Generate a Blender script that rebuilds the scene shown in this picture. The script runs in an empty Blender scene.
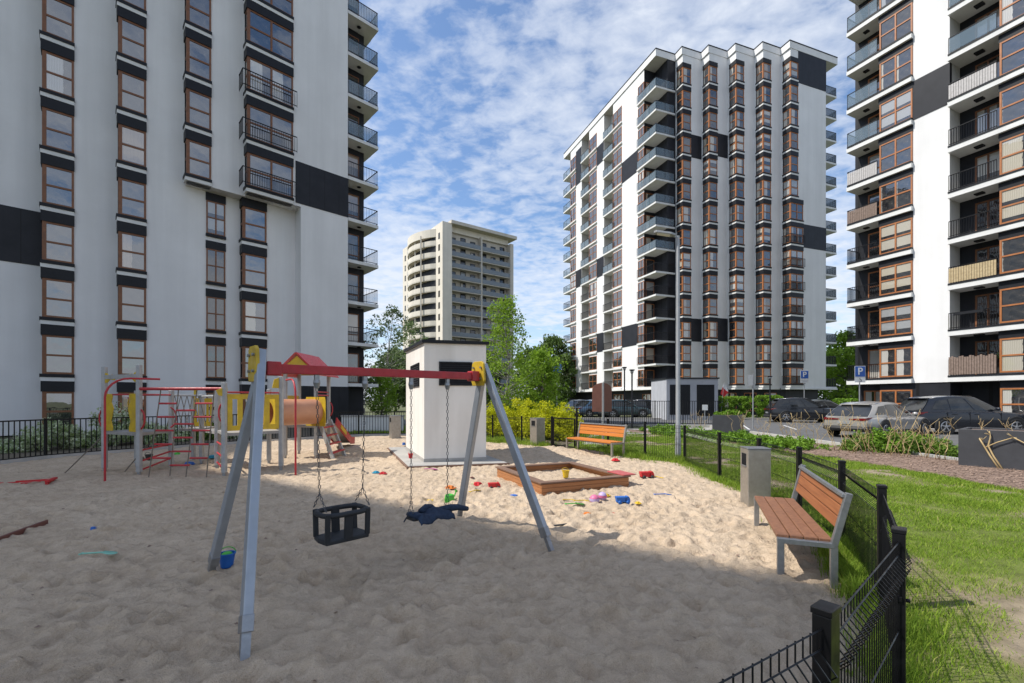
import bpy, bmesh, math, random
import numpy as np
from mathutils import Vector, Matrix
random.seed(7); RNG = np.random.default_rng(11)
R = math.radians; PI = math.pi
scene = bpy.context.scene
COL = scene.collection
EYE = 1.8; F = 450.0; CX = 512.0; HY = 400.0

def ground(px, py):                # a point on the ground seen at that place in the photo (used for measuring only)
    y = F*EYE/(py-HY); return ((px-CX)/F*y, y)
def at(px, y): return ((px-CX)/F*y, y)
def hgt(py, y): return EYE+(HY-py)/F*y
def V3(p, z=0.0): return Vector((p[0], p[1], z))

# ------------------------------------------------------------------ materials
MATS = {}
def nodes_of(name):
    m = bpy.data.materials.new(name); m.use_nodes = True
    nt = m.node_tree; b = nt.nodes['Principled BSDF']
    MATS[name] = m
    return m, nt, b
def lk(nt, a, b): nt.links.new(a, b)
def noise(nt, scale, detail=4, rough=0.55, coord='Object', vec=None, dist=0.0):
    n = nt.nodes.new('ShaderNodeTexNoise'); n.inputs['Scale'].default_value = scale
    n.inputs['Detail'].default_value = detail; n.inputs['Roughness'].default_value = rough
    n.inputs['Distortion'].default_value = dist
    if vec is None:
        t = nt.nodes.new('ShaderNodeTexCoord'); vec = t.outputs[coord]
    lk(nt, vec, n.inputs['Vector']); return n
def ramp(nt, src, stops):
    r = nt.nodes.new('ShaderNodeValToRGB'); e = r.color_ramp.elements
    while len(e) < len(stops): e.new(0.5)
    for i, (p, c) in enumerate(stops):
        e[i].position = p; e[i].color = (c[0], c[1], c[2], 1) if hasattr(c, '__len__') else (c, c, c, 1)
    lk(nt, src, r.inputs['Fac']); return r
def mixc(nt, fac, a, b, mode='MIX'):
    n = nt.nodes.new('ShaderNodeMix'); n.data_type = 'RGBA'; n.blend_type = mode
    for s, v in ((n.inputs[0], fac), (n.inputs[6], a), (n.inputs[7], b)):
        if hasattr(v, 'node'): lk(nt, v, s)
        elif hasattr(v, '__len__'): s.default_value = (v[0], v[1], v[2], 1)
        else: s.default_value = v
    return n.outputs[2]
def math_n(nt, op, a, b=0.0, c=None):
    n = nt.nodes.new('ShaderNodeMath'); n.operation = op
    for i, v in enumerate((a, b, c)):
        if v is None: continue
        if hasattr(v, 'node'): lk(nt, v, n.inputs[i])
        else: n.inputs[i].default_value = v
    return n.outputs[0]
def bump(nt, b, h, strength, dist=0.02):
    n = nt.nodes.new('ShaderNodeBump'); n.inputs['Strength'].default_value = strength
    n.inputs['Distance'].default_value = dist; lk(nt, h, n.inputs['Height'])
    lk(nt, n.outputs['Normal'], b.inputs['Normal'])
def pm(name, c, c2=None, scale=3.0, rough=0.6, metal=0.0, bmp=0.0, bscale=40.0, spec=0.5, coat=0.0, rvar=0.0, bdist=0.01):
    m, nt, b = nodes_of(name)
    c2 = c2 or tuple(x*0.8 for x in c)
    n = noise(nt, scale, 6, 0.6)
    r = ramp(nt, n.outputs['Fac'], [(0.3, c2), (0.7, c)])
    lk(nt, r.outputs['Color'], b.inputs['Base Color'])
    b.inputs['Roughness'].default_value = rough; b.inputs['Metallic'].default_value = metal
    b.inputs['Specular IOR Level'].default_value = spec
    if coat: b.inputs['Coat Weight'].default_value = coat; b.inputs['Coat Roughness'].default_value = 0.05
    if rvar:
        n2 = noise(nt, scale*2.3, 5)
        rr = ramp(nt, n2.outputs['Fac'], [(0.3, max(0, rough-rvar)), (0.7, min(1, rough+rvar))])
        lk(nt, rr.outputs['Color'], b.inputs['Roughness'])
    if bmp:
        n3 = noise(nt, bscale, 4); bump(nt, b, n3.outputs['Fac'], bmp, bdist)
    return m
def streaked(name, c, c2, rough=0.8, sx=1.2, sz=0.06, bmp=0.15):
    # plaster with faint rain streaks and blotches (stains of the wall itself)
    m, nt, b = nodes_of(name)
    t = nt.nodes.new('ShaderNodeTexCoord'); mp = nt.nodes.new('ShaderNodeMapping')
    mp.inputs['Scale'].default_value = (sx, sx, sz); lk(nt, t.outputs['Object'], mp.inputs['Vector'])
    n1 = noise(nt, 1.0, 5, 0.6, vec=mp.outputs['Vector']); n2 = noise(nt, 0.35, 6, 0.6)
    f = math_n(nt, 'MULTIPLY', n1.outputs['Fac'], n2.outputs['Fac'])
    r = ramp(nt, f, [(0.14, c2), (0.34, c)])
    lk(nt, r.outputs['Color'], b.inputs['Base Color']); b.inputs['Roughness'].default_value = rough
    b.inputs['Specular IOR Level'].default_value = 0.25
    n3 = noise(nt, 55, 3); bump(nt, b, n3.outputs['Fac'], bmp, 0.01)
    return m
streaked('plaster', (0.74, 0.735, 0.73), (0.665, 0.66, 0.655))
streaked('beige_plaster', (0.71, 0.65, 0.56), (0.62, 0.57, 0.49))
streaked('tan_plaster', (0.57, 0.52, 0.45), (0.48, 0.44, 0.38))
streaked('hut_render', (0.78, 0.75, 0.70), (0.66, 0.63, 0.58), sx=2.0, sz=0.3, bmp=0.3)
pm('slab_paint', (0.72, 0.72, 0.70), (0.60, 0.60, 0.59), 1.2, 0.75, spec=0.25)
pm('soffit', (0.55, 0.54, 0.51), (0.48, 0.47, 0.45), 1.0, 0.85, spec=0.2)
pm('wood_frame', (0.40, 0.15, 0.045), (0.28, 0.095, 0.03), 5, 0.5)
pm('dark_wood_frame', (0.22, 0.085, 0.03), (0.15, 0.058, 0.022), 5, 0.5)
pm('dark_trim', (0.014, 0.015, 0.019), (0.010, 0.011, 0.014), 4, 0.5, spec=0.25)
pm('black_metal', (0.007, 0.007, 0.008), (0.005, 0.005, 0.006), 6, 0.40, spec=0.3, rvar=0.12)
pm('dark_void', (0.020, 0.021, 0.024), (0.012, 0.012, 0.014), 2, 0.9, spec=0.1)
def cladding():
    m, nt, b = nodes_of('cladding')
    t = nt.nodes.new('ShaderNodeTexCoord'); s = nt.nodes.new('ShaderNodeSeparateXYZ'); lk(nt, t.outputs['Object'], s.inputs[0])
    q = math_n(nt, 'ADD', s.outputs['X'], math_n(nt, 'MULTIPLY', s.outputs['Y'], 0.7))
    fr = math_n(nt, 'FRACT', math_n(nt, 'MULTIPLY', q, 0.85))
    g = math_n(nt, 'GREATER_THAN', fr, 0.035)
    n = noise(nt, 1.3, 5); r = ramp(nt, n.outputs['Fac'], [(0.3, (0.013, 0.014, 0.018)), (0.7, (0.021, 0.022, 0.028))])
    lk(nt, mixc(nt, g, (0.008, 0.008, 0.009), r.outputs['Color']), b.inputs['Base Color'])
    b.inputs['Roughness'].default_value = 0.5; b.inputs['Specular IOR Level'].default_value = 0.25
cladding()
def pane_mat(name, refl=2.0, p_curtain=0.5, tint=(0.012, 0.014, 0.018)):
    m, nt, b = nodes_of(name)
    uv = nt.nodes.new('ShaderNodeUVMap'); uv.uv_map = 'UVMap'
    s = nt.nodes.new('ShaderNodeSeparateXYZ'); lk(nt, uv.outputs['UV'], s.inputs[0])
    oi = nt.nodes.new('ShaderNodeObjectInfo'); rnd = oi.outputs['Random']
    r2 = math_n(nt, 'FRACT', math_n(nt, 'MULTIPLY', rnd, 17.31)); r3 = math_n(nt, 'FRACT', math_n(nt, 'MULTIPLY', rnd, 91.7))
    wob = noise(nt, 2.5, 2, vec=uv.outputs['UV'])
    uu = math_n(nt, 'ADD', s.outputs['X'], math_n(nt, 'MULTIPLY', math_n(nt, 'SUBTRACT', wob.outputs['Fac'], 0.5), 0.12))
    # side curtains, net curtains, roller blinds
    side = math_n(nt, 'LESS_THAN', uu, math_n(nt, 'MULTIPLY', r2, 0.75))
    blind = math_n(nt, 'GREATER_THAN', s.outputs['Y'], math_n(nt, 'ADD', math_n(nt, 'MULTIPLY', r3, 0.9), 0.05))
    isb = math_n(nt, 'GREATER_THAN', rnd, 0.68)
    has = math_n(nt, 'LESS_THAN', r3, p_curtain)
    cur = math_n(nt, 'MULTIPLY', math_n(nt, 'MAXIMUM', math_n(nt, 'MULTIPLY', side, math_n(nt, 'SUBTRACT', 1.0, isb)), math_n(nt, 'MULTIPLY', blind, isb)), has)
    fold = nt.nodes.new('ShaderNodeTexWave'); fold.inputs['Scale'].default_value = 5.0; fold.inputs['Distortion'].default_value = 2.5; fold.inputs['Detail'].default_value = 2
    lk(nt, uv.outputs['UV'], fold.inputs['Vector'])
    fc = ramp(nt, fold.outputs['Fac'], [(0.0, (0.40, 0.39, 0.37)), (1.0, (0.54, 0.53, 0.50))])
    room = noise(nt, 3.0, 3, vec=uv.outputs['UV'])
    rc = ramp(nt, room.outputs['Fac'], [(0.35, tint), (0.62, (0.045, 0.042, 0.040)), (0.75, (0.12, 0.10, 0.08))])
    r4 = math_n(nt, 'FRACT', math_n(nt, 'MULTIPLY', rnd, 53.9)); tn = ramp(nt, r4, [(0.0, (1.0, 1.0, 1.0)), (0.35, (0.95, 0.88, 0.74)), (0.6, (0.62, 0.66, 0.72)), (0.8, (1.0, 0.96, 0.9)), (1.0, (0.55, 0.42, 0.33))])
    fcc = mixc(nt, 1.0, fc.outputs['Color'], tn.outputs['Color'], 'MULTIPLY')
    colr = mixc(nt, cur, rc.outputs['Color'], fcc)
    lk(nt, colr, b.inputs['Base Color'])
    b.inputs['Roughness'].default_value = 0.5; b.inputs['Specular IOR Level'].default_value = 0.0
    b.inputs['Coat Weight'].default_value = 1.0; b.inputs['Coat IOR'].default_value = refl; b.inputs['Coat Roughness'].default_value = 0.015
    nb = noise(nt, 1.6, 2, vec=uv.outputs['UV'])
    n = nt.nodes.new('ShaderNodeBump'); n.inputs['Strength'].default_value = 0.05; n.inputs['Distance'].default_value = 0.03
    lk(nt, nb.outputs['Fac'], n.inputs['Height']); lk(nt, n.outputs['Normal'], b.inputs['Coat Normal'])
    return m
pane_mat('pane', 2.3, 0.6); pane_mat('pane_sky', 2.9, 0.22, (0.006, 0.010, 0.018)); pane_mat('pane_far', 1.7, 0.4)
def rail_glass():
    m, nt, b = nodes_of('rail_glass')
    b.inputs['Base Color'].default_value = (0.20, 0.27, 0.33, 1); b.inputs['Roughness'].default_value = 0.05
    b.inputs['Alpha'].default_value = 0.38
rail_glass()
# playground and furniture
pm('galvanised', (0.36, 0.37, 0.385), (0.27, 0.28, 0.295), 14, 0.42, 0.75, rvar=0.1)
pm('aluminium', (0.40, 0.43, 0.47), (0.33, 0.36, 0.40), 5, 0.45, 0.55, rvar=0.1)
pm('brushed_steel', (0.40, 0.37, 0.33), (0.31, 0.285, 0.25), 9, 0.42, 0.6, rvar=0.1)
pm('grey_post', (0.42, 0.42, 0.41), (0.30, 0.30, 0.30), 6, 0.6, 0.1)
pm('lamp_grey', (0.36, 0.37, 0.385), (0.29, 0.30, 0.31), 3, 0.5, 0.4)
pm('red_paint', (0.50, 0.020, 0.030), (0.33, 0.022, 0.026), 9, 0.45, rvar=0.15, bmp=0.05)
pm('yellow_panel', (0.62, 0.42, 0.012), (0.44, 0.29, 0.02), 6, 0.5, rvar=0.15)
pm('pink_plastic', (0.56, 0.27, 0.15), (0.45, 0.20, 0.11), 3, 0.4)
pm('deck_grey', (0.33, 0.31, 0.29), (0.24, 0.23, 0.21), 8, 0.8)
pm('rubber', (0.022, 0.024, 0.028), (0.015, 0.016, 0.018), 9, 0.65, bmp=0.1)
pm('bench_wood_worn', (0.27, 0.125, 0.065), (0.16, 0.07, 0.038), 25, 0.6)
pm('chain_steel', (0.13, 0.13, 0.135), (0.08, 0.08, 0.085), 20, 0.45, 0.6)
pm('rope', (0.20, 0.17, 0.13), (0.13, 0.11, 0.09), 30, 0.9)
pm('denim', (0.025, 0.045, 0.085), (0.012, 0.020, 0.042), 25, 0.9, bmp=0.4, bscale=90)
def planks(name, c, c2, axis_scale, rough=0.55):
    m, nt, b = nodes_of(name)
    t = nt.nodes.new('ShaderNodeTexCoord'); mp = nt.nodes.new('ShaderNodeMapping'); mp.inputs['Scale'].default_value = axis_scale
    lk(nt, t.outputs['Object'], mp.inputs['Vector'])
    n = noise(nt, 1.0, 8, 0.65, vec=mp.outputs['Vector'], dist=0.4)
    r = ramp(nt, n.outputs['Fac'], [(0.25, c2), (0.75, c)]); lk(nt, r.outputs['Color'], b.inputs['Base Color'])
    b.inputs['Roughness'].default_value = rough; bump(nt, b, n.outputs['Fac'], 0.15, 0.004)
planks('bench_wood', (0.36, 0.135, 0.048), (0.20, 0.065, 0.024), (1.5, 40, 40))
planks('bench_wood_fresh', (0.58, 0.20, 0.03), (0.42, 0.13, 0.02), (1.5, 40, 40))
planks('box_wood', (0.46, 0.20, 0.075), (0.28, 0.11, 0.04), (2, 2, 30))
planks('box_coping', (0.22, 0.13, 0.085), (0.12, 0.07, 0.05), (3, 3, 30), 0.75)
planks('board_brown', (0.19, 0.075, 0.05), (0.14, 0.055, 0.038), (6, 6, 6), 0.6)
pm('concrete', (0.42, 0.40, 0.37), (0.30, 0.29, 0.27), 2.5, 0.85, bmp=0.25, bscale=30)
pm('kerb_concrete', (0.48, 0.46, 0.43), (0.36, 0.35, 0.33), 3, 0.85, bmp=0.2)
pm('planter_grey', (0.050, 0.052, 0.060), (0.034, 0.035, 0.041), 3, 0.6, bmp=0.15, bscale=15)
pm('asphalt', (0.125, 0.125, 0.125), (0.085, 0.085, 0.088), 0.8, 0.9, bmp=0.4, bscale=60)
pm('paving', (0.36, 0.345, 0.32), (0.26, 0.25, 0.235), 1.5, 0.85, bmp=0.3, bscale=25)
pm('utility_grey', (0.42, 0.43, 0.46), (0.35, 0.36, 0.39), 1.5, 0.75)
pm('earth', (0.16, 0.125, 0.085), (0.09, 0.075, 0.05), 0.8, 0.95, bmp=0.5, bscale=12)
pm('far_green', (0.115, 0.125, 0.05), (0.085, 0.09, 0.04), 0.3, 0.95, bmp=0.4, bscale=8)
def mulch():
    m, nt, b = nodes_of('mulch')
    n = noise(nt, 22, 6, 0.7); n2 = noise(nt, 2, 4)
    r = ramp(nt, n.outputs['Fac'], [(0.3, (0.12, 0.08, 0.06)), (0.55, (0.28, 0.19, 0.145)), (0.72, (0.44, 0.34, 0.27))])
    lk(nt, mixc(nt, n2.outputs['Fac'], r.outputs['Color'], (0.24, 0.165, 0.125)), b.inputs['Base Color'])
    b.inputs['Roughness'].default_value = 0.95; bump(nt, b, n.outputs['Fac'], 0.9, 0.03)
mulch()
pm('mulch_chip', (0.40, 0.28, 0.21), (0.17, 0.11, 0.08), 3, 0.9)
pm('dry_stem', (0.55, 0.42, 0.22), (0.38, 0.27, 0.13), 8, 0.85)
def sand():
    m, nt, b = nodes_of('sand')
    n = noise(nt, 0.9, 6, 0.6); n2 = noise(nt, 260, 3, 0.7); n3 = noise(nt, 9, 5, 0.6); n4 = noise(nt, 45, 4, 0.6)
    r = ramp(nt, n.outputs['Fac'], [(0.3, (0.52, 0.405, 0.29)), (0.7, (0.62, 0.495, 0.365))])
    g = ramp(nt, n2.outputs['Fac'], [(0.32, (0.62, 0.60, 0.58)), (0.5, (1, 1, 1)), (0.68, (1.15, 1.14, 1.12))])
    h = ramp(nt, n3.outputs['Fac'], [(0.3, (0.80, 0.79, 0.77)), (0.58, (1.0, 1.0, 1.0))])
    c = mixc(nt, 1.0, r.outputs['Color'], g.outputs['Color'], 'MULTIPLY'); c = mixc(nt, 1.0, c, h.outputs['Color'], 'MULTIPLY')
    lk(nt, c, b.inputs['Base Color']); b.inputs['Roughness'].default_value = 0.95; b.inputs['Specular IOR Level'].default_value = 0.15
    hh = math_n(nt, 'ADD', math_n(nt, 'MULTIPLY', n4.outputs['Fac'], 1.0), math_n(nt, 'MULTIPLY', n2.outputs['Fac'], 0.25))
    hh = math_n(nt, 'ADD', hh, math_n(nt, 'MULTIPLY', n3.outputs['Fac'], 2.2))
    n5 = noise(nt, 17, 3, 0.5, dist=0.6); hh = math_n(nt, 'ADD', hh, math_n(nt, 'MULTIPLY', n5.outputs['Fac'], 1.0))
    bump(nt, b, hh, 0.85, 0.024)
sand()
def attr_mix(name, attr, stops, rough=0.9, trans=0.0, bumpy=0.0, nz=0.0):
    m, nt, b = nodes_of(name)
    a = nt.nodes.new('ShaderNodeAttribute'); a.attribute_name = attr
    r = ramp(nt, a.outputs['Fac'], stops); c = r.outputs['Color']
    if nz:
        n = noise(nt, nz, 5); g = ramp(nt, n.outputs['Fac'], [(0.3, (0.7, 0.7, 0.7)), (0.7, (1.15, 1.15, 1.15))])
        c = mixc(nt, 1.0, c, g.outputs['Color'], 'MULTIPLY')
    lk(nt, c, b.inputs['Base Color']); b.inputs['Roughness'].default_value = rough; b.inputs['Specular IOR Level'].default_value = 0.25
    if trans:
        tr = nt.nodes.new('ShaderNodeBsdfTranslucent'); lk(nt, c, tr.inputs['Color'])
        mx = nt.nodes.new('ShaderNodeMixShader'); mx.inputs[0].default_value = trans
        lk(nt, b.outputs[0], mx.inputs[1]); lk(nt, tr.outputs[0], mx.inputs[2]); lk(nt, mx.outputs[0], nt.nodes['Material Output'].inputs['Surface'])
    if bumpy:
        n = noise(nt, 30, 5); bump(nt, b, n.outputs['Fac'], bumpy, 0.03)
    return m
attr_mix('lawn_soil', 'bare', [(0.0, (0.13, 0.16, 0.035)), (0.40, (0.19, 0.19, 0.07)), (0.62, (0.22, 0.18, 0.11)), (0.9, (0.29, 0.235, 0.165))], 0.95, bumpy=0.7, nz=6)
attr_mix('grass_blade', 'rnd', [(0.0, (0.10, 0.17, 0.014)), (0.4, (0.195, 0.315, 0.03)), (0.75, (0.33, 0.43, 0.05)), (1.0, (0.52, 0.47, 0.18))], 0.7, 0.35)
attr_mix('leaf_birch', 'rnd', [(0.0, (0.08, 0.15, 0.02)), (0.5, (0.17, 0.27, 0.04)), (1.0, (0.26, 0.36, 0.07))], 0.6, 0.42)
attr_mix('leaf_bright', 'rnd', [(0.0, (0.13, 0.23, 0.018)), (0.5, (0.24, 0.38, 0.035)), (1.0, (0.36, 0.50, 0.07))], 0.6, 0.45)
attr_mix('leaf_dark', 'rnd', [(0.0, (0.05, 0.09, 0.02)), (0.5, (0.095, 0.155, 0.035)), (1.0, (0.15, 0.21, 0.06))], 0.65, 0.25)
attr_mix('leaf_blue', 'rnd', [(0.0, (0.10, 0.15, 0.065)), (0.5, (0.19, 0.26, 0.10)), (1.0, (0.29, 0.36, 0.16))], 0.65, 0.25)
attr_mix('leaf_lime', 'rnd', [(0.0, (0.30, 0.36, 0.012)), (0.5, (0.56, 0.57, 0.02)), (1.0, (0.74, 0.68, 0.05))], 0.6, 0.45)
attr_mix('leaf_pale', 'rnd', [(0.0, (0.13, 0.20, 0.06)), (0.35, (0.27, 0.36, 0.13)), (0.55, (0.58, 0.64, 0.42)), (1.0, (0.76, 0.78, 0.62))], 0.6, 0.3)
attr_mix('leaf_cover', 'rnd', [(0.0, (0.09, 0.18, 0.015)), (0.6, (0.18, 0.32, 0.03)), (1.0, (0.28, 0.42, 0.06))], 0.6, 0.3)
pm('bark', (0.20, 0.17, 0.14), (0.10, 0.085, 0.07), 12, 0.9, bmp=0.6, bscale=20)
pm('birch_bark', (0.50, 0.48, 0.44), (0.12, 0.11, 0.10), 7, 0.8, bmp=0.3)
def paint(name, c, metal=0.0): return pm(name, c, tuple(x*0.93 for x in c), 2, 0.3, metal, coat=0.6, spec=0.35)
paint('car_silver', (0.40, 0.385, 0.365), 0.4); paint('car_navy', (0.007, 0.010, 0.018)); paint('car_black', (0.012, 0.013, 0.016))
paint('car_grey', (0.16, 0.17, 0.18), 0.6); paint('car_blue', (0.05, 0.10, 0.17)); paint('car_white', (0.62, 0.63, 0.65), 0.0); paint('car_teal', (0.03, 0.06, 0.075))
pm('car_plastic', (0.020, 0.020, 0.021), None, 5, 0.6)
pm('tyre', (0.016, 0.016, 0.017), None, 6, 0.8)
pm('rim_alloy', (0.46, 0.46, 0.47), None, 4, 0.35, 0.8)
pm('chrome', (0.62, 0.62, 0.63), None, 3, 0.15, 1.0)
pm('tail_red', (0.17, 0.004, 0.010), None, 4, 0.15, coat=1)
pm('lamp_lens', (0.55, 0.56, 0.58), None, 4, 0.1, coat=1)
m, nt, b = nodes_of('car_glass'); b.inputs['Base Color'].default_value = (0.012, 0.014, 0.017, 1); b.inputs['Roughness'].default_value = 0.03
b.inputs['IOR'].default_value = 1.6
nn = noise(nt, 2.0, 3); rr = ramp(nt, nn.outputs['Fac'], [(0.35, (0.010, 0.012, 0.014)), (0.7, (0.03, 0.032, 0.035))]); lk(nt, rr.outputs['Color'], b.inputs['Base Color'])
pm('sign_blue', (0.010, 0.10, 0.42), (0.010, 0.085, 0.37), 2, 0.4); pm('sign_white', (0.78, 0.78, 0.77), None, 3, 0.45)
TOY = {'faded': (0.48, 0.10, 0.10), 'red': (0.55, 0.015, 0.02), 'blue': (0.015, 0.13, 0.48), 'teal': (0.02, 0.28, 0.42), 'yellow': (0.68, 0.45, 0.02), 'green': (0.06, 0.42, 0.04),
       'orange': (0.68, 0.19, 0.02), 'pink': (0.65, 0.16, 0.30), 'lilac': (0.48, 0.38, 0.62), 'mint': (0.24, 0.55, 0.42), 'magenta': (0.5, 0.04, 0.3), 'brown': (0.14, 0.045, 0.035), 'dark': (0.03, 0.03, 0.03)}
for k, c in TOY.items(): pm('toy_'+k, c, tuple(x*0.85 for x in c), 12, 0.45)
M = MATS

# ------------------------------------------------------------------ mesh builder
class MB:
    def __init__(s): s.v = []; s.f = []; s.m = []; s.u = []
    def add(s, vs, fs, m=0, uvs=None):
        o = len(s.v); s.v += [tuple(p) for p in vs]
        for i, f in enumerate(fs):
            s.f.append([o+k for k in f]); s.m.append(m); s.u.append(uvs[i] if uvs else None)
    def box3(s, o, a, b, c, m=0):
        o = Vector(o); a = Vector(a); b = Vector(b); c = Vector(c)
        vs = [o, o+a, o+a+b, o+b, o+c, o+a+c, o+a+b+c, o+b+c]
        fs = [(0, 3, 2, 1), (4, 5, 6, 7), (0, 1, 5, 4), (1, 2, 6, 5), (2, 3, 7, 6), (3, 0, 4, 7)]
        if a.cross(b).dot(c) < 0: fs = [f[::-1] for f in fs]
        s.add(vs, fs, m)
    def box(s, x0, x1, y0, y1, z0, z1, m=0): s.box3((x0, y0, z0), (x1-x0, 0, 0), (0, y1-y0, 0), (0, 0, z1-z0), m)
    def quad(s, a, b, c, d, m=0): s.add([a, b, c, d], [(0, 1, 2, 3)], m, [[(0, 0), (1, 0), (1, 1), (0, 1)]])
    def bar(s, p, q, w, h, m=0, up=(0, 0, 1)):
        p = Vector(p); q = Vector(q); d = (q-p); up = Vector(up)
        sd = d.cross(up)
        if sd.length < 1e-6: sd = d.cross(Vector((1, 0, 0)))
        sd.normalize(); u2 = sd.cross(d).normalized()
        s.box3(p-sd*w/2-u2*h/2, d, sd*w, u2*h, m)
    def tube(s, path, r, n=8, m=0, caps=True):
        P = [Vector(p) for p in path]; rs = r if hasattr(r, '__len__') else [r]*len(P)
        rings = []; ref = None
        for i, p in enumerate(P):
            d = (P[min(i+1, len(P)-1)]-P[max(i-1, 0)]).normalized()
            if ref is None:
                ref = Vector((0, 0, 1)) if abs(d.z) < 0.9 else Vector((1, 0, 0))
            sd = d.cross(ref)
            if sd.length < 1e-4: sd = d.cross(Vector((0, 1, 0)))
            sd.normalize(); u2 = sd.cross(d).normalized(); ref = u2
            rings.append([p+(sd*math.cos(2*PI*k/n)+u2*math.sin(2*PI*k/n))*rs[i] for k in range(n)])
        vs = [q for rg in rings for q in rg]; fs = []
        for i in range(len(P)-1):
            for k in range(n):
                k2 = (k+1) % n; fs.append((i*n+k, i*n+k2, (i+1)*n+k2, (i+1)*n+k))
        if caps: fs.append(tuple(range(n))[::-1]); fs.append(tuple(range((len(P)-1)*n, len(P)*n)))
        s.add(vs, fs, m)
    def lathe(s, prof, c=(0, 0, 0), n=20, m=0, axis=None):
        c = Vector(c); Mx = Matrix.Identity(3) if axis is None else Vector((0, 0, 1)).rotation_difference(Vector(axis)).to_matrix()
        vs = []; fs = []
        for (r, z) in prof:
            for k in range(n):
                a = 2*PI*k/n; vs.append(c+Mx @ Vector((r*math.cos(a), r*math.sin(a), z)))
        for i in range(len(prof)-1):
            for k in range(n):
                k2 = (k+1) % n; fs.append((i*n+k, i*n+k2, (i+1)*n+k2, (i+1)*n+k))
        s.add(vs, fs, m)
    def prism(s, poly, z0, z1, m=0, em=None, bot=True, top=True, mtop=None, mbot=None):
        n = len(poly); vs = [(p[0], p[1], z0) for p in poly]+[(p[0], p[1], z1) for p in poly]
        for i in range(n):
            j = (i+1) % n; mm = em.get(i, m) if em else m
            s.add([vs[i], vs[j], vs[n+j], vs[n+i]], [(0, 1, 2, 3)], mm)
        if bot: s.add(vs[:n], [tuple(range(n))[::-1]], m if mbot is None else mbot)
        if top: s.add(vs[n:], [tuple(range(n))], m if mtop is None else mtop)
    def sheet(s, poly, axis_o, ax, ay, th, m=0):
        # a plate with outline poly (in ax, ay) and thickness vector th
        o = Vector(axis_o); ax = Vector(ax); ay = Vector(ay); th = Vector(th)
        A = [o+ax*p[0]+ay*p[1] for p in poly]; B = [p+th for p in A]; n = len(A)
        s.add(A+B, [tuple(range(n))[::-1], tuple(range(n, 2*n))]+[(i, (i+1) % n, n+(i+1) % n, n+i) for i in range(n)], m)
    def sphere(s, c, r, n=12, m=0, sq=(1, 1, 1)):
        c = Vector(c); k = max(4, n//2); vs = []; fs = []
        for i in range(k+1):
            t = PI*i/k
            for j in range(n):
                a = 2*PI*j/n; vs.append(c+Vector((r*sq[0]*math.sin(t)*math.cos(a), r*sq[1]*math.sin(t)*math.sin(a), r*sq[2]*math.cos(t))))
        for i in range(k):
            for j in range(n): fs.append((i*n+j, (i+1)*n+j, (i+1)*n+(j+1) % n, i*n+(j+1) % n))
        s.add(vs, fs, m)
    def mesh(s, name, mats, smooth=False, fixn=True):
        me = bpy.data.meshes.new(name); me.from_pydata(s.v, [], s.f)
        for mt in (mats if isinstance(mats, (list, tuple)) else [mats]): me.materials.append(M[mt] if isinstance(mt, str) else mt)
        me.polygons.foreach_set('material_index', s.m)
        if any(u is not None for u in s.u):
            uvl = me.uv_layers.new(name='UVMap'); i = 0
            for f, u in zip(s.f, s.u):
                for k in range(len(f)):
                    uvl.data[i].uv = u[k] if u else (0, 0); i += 1
        if fixn:
            bm = bmesh.new(); bm.from_mesh(me); bmesh.ops.recalc_face_normals(bm, faces=bm.faces); bm.to_mesh(me); bm.free()
        if smooth: me.polygons.foreach_set('use_smooth', [True]*len(me.polygons)); 
        if smooth == 'auto':
            try: me.set_sharp_from_angle(angle=R(38))
            except Exception: pass
        me.update(); return me
    def build(s, name, mats, parent=None, loc=(0, 0, 0), smooth=False, fixn=True, bevel=0.0):
        o = obj(name, s.mesh(name, mats, smooth, fixn), parent, loc)
        if bevel:
            bv = o.modifiers.new('Bevel', 'BEVEL'); bv.width = bevel; bv.segments = 2; bv.limit_method = 'ANGLE'; bv.angle_limit = R(40)
        return o
def obj(name, me, parent=None, loc=(0, 0, 0), rotz=0.0):
    o = bpy.data.objects.new(name, me); COL.objects.link(o); o.location = loc; o.rotation_euler = (0, 0, rotz)
    if parent: o.parent = parent
    return o
def tag(o, label, cat, group=None, kind=None):
    if label: o['label'] = label
    if cat: o['category'] = cat
    if group: o['group'] = group
    if kind: o['kind'] = kind
    return o
def thing(name, label, cat, loc=(0, 0, 0), rotz=0.0, group=None):
    o = bpy.data.objects.new(name, None); COL.objects.link(o); o.empty_display_size = 0.2
    o.location = (loc[0], loc[1], loc[2] if len(loc) > 2 else 0); o.rotation_euler = (0, 0, rotz)
    return tag(o, label, cat, group)
def copy_tree(o, parent=None):
    c = o.copy(); COL.objects.link(c)
    if parent: c.parent = parent
    for ch in list(o.children): copy_tree(ch, c)
    return c
def struct(name, mb, mats, **k):
    o = mb.build(name, mats, **k); o['kind'] = 'structure'; return o
def np_mesh(name, verts, faces, mats, attr=None, smooth=False):
    me = bpy.data.meshes.new(name); nv = len(verts); nf = len(faces); k = faces.shape[1]
    me.vertices.add(nv); me.vertices.foreach_set('co', np.ascontiguousarray(verts, dtype=np.float32).ravel())
    me.loops.add(nf*k); me.loops.foreach_set('vertex_index', np.ascontiguousarray(faces, dtype=np.int32).ravel())
    me.polygons.add(nf); me.polygons.foreach_set('loop_start', np.arange(0, nf*k, k, dtype=np.int32))
    for mt in mats: me.materials.append(M[mt])
    me.update(calc_edges=True)
    if smooth: me.polygons.foreach_set('use_smooth', [True]*nf)
    if attr:
        for nme, arr in attr.items():
            a = me.attributes.new(nme, 'FLOAT', 'POINT'); a.data.foreach_set('value', np.ascontiguousarray(arr, dtype=np.float32))
    return me
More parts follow.
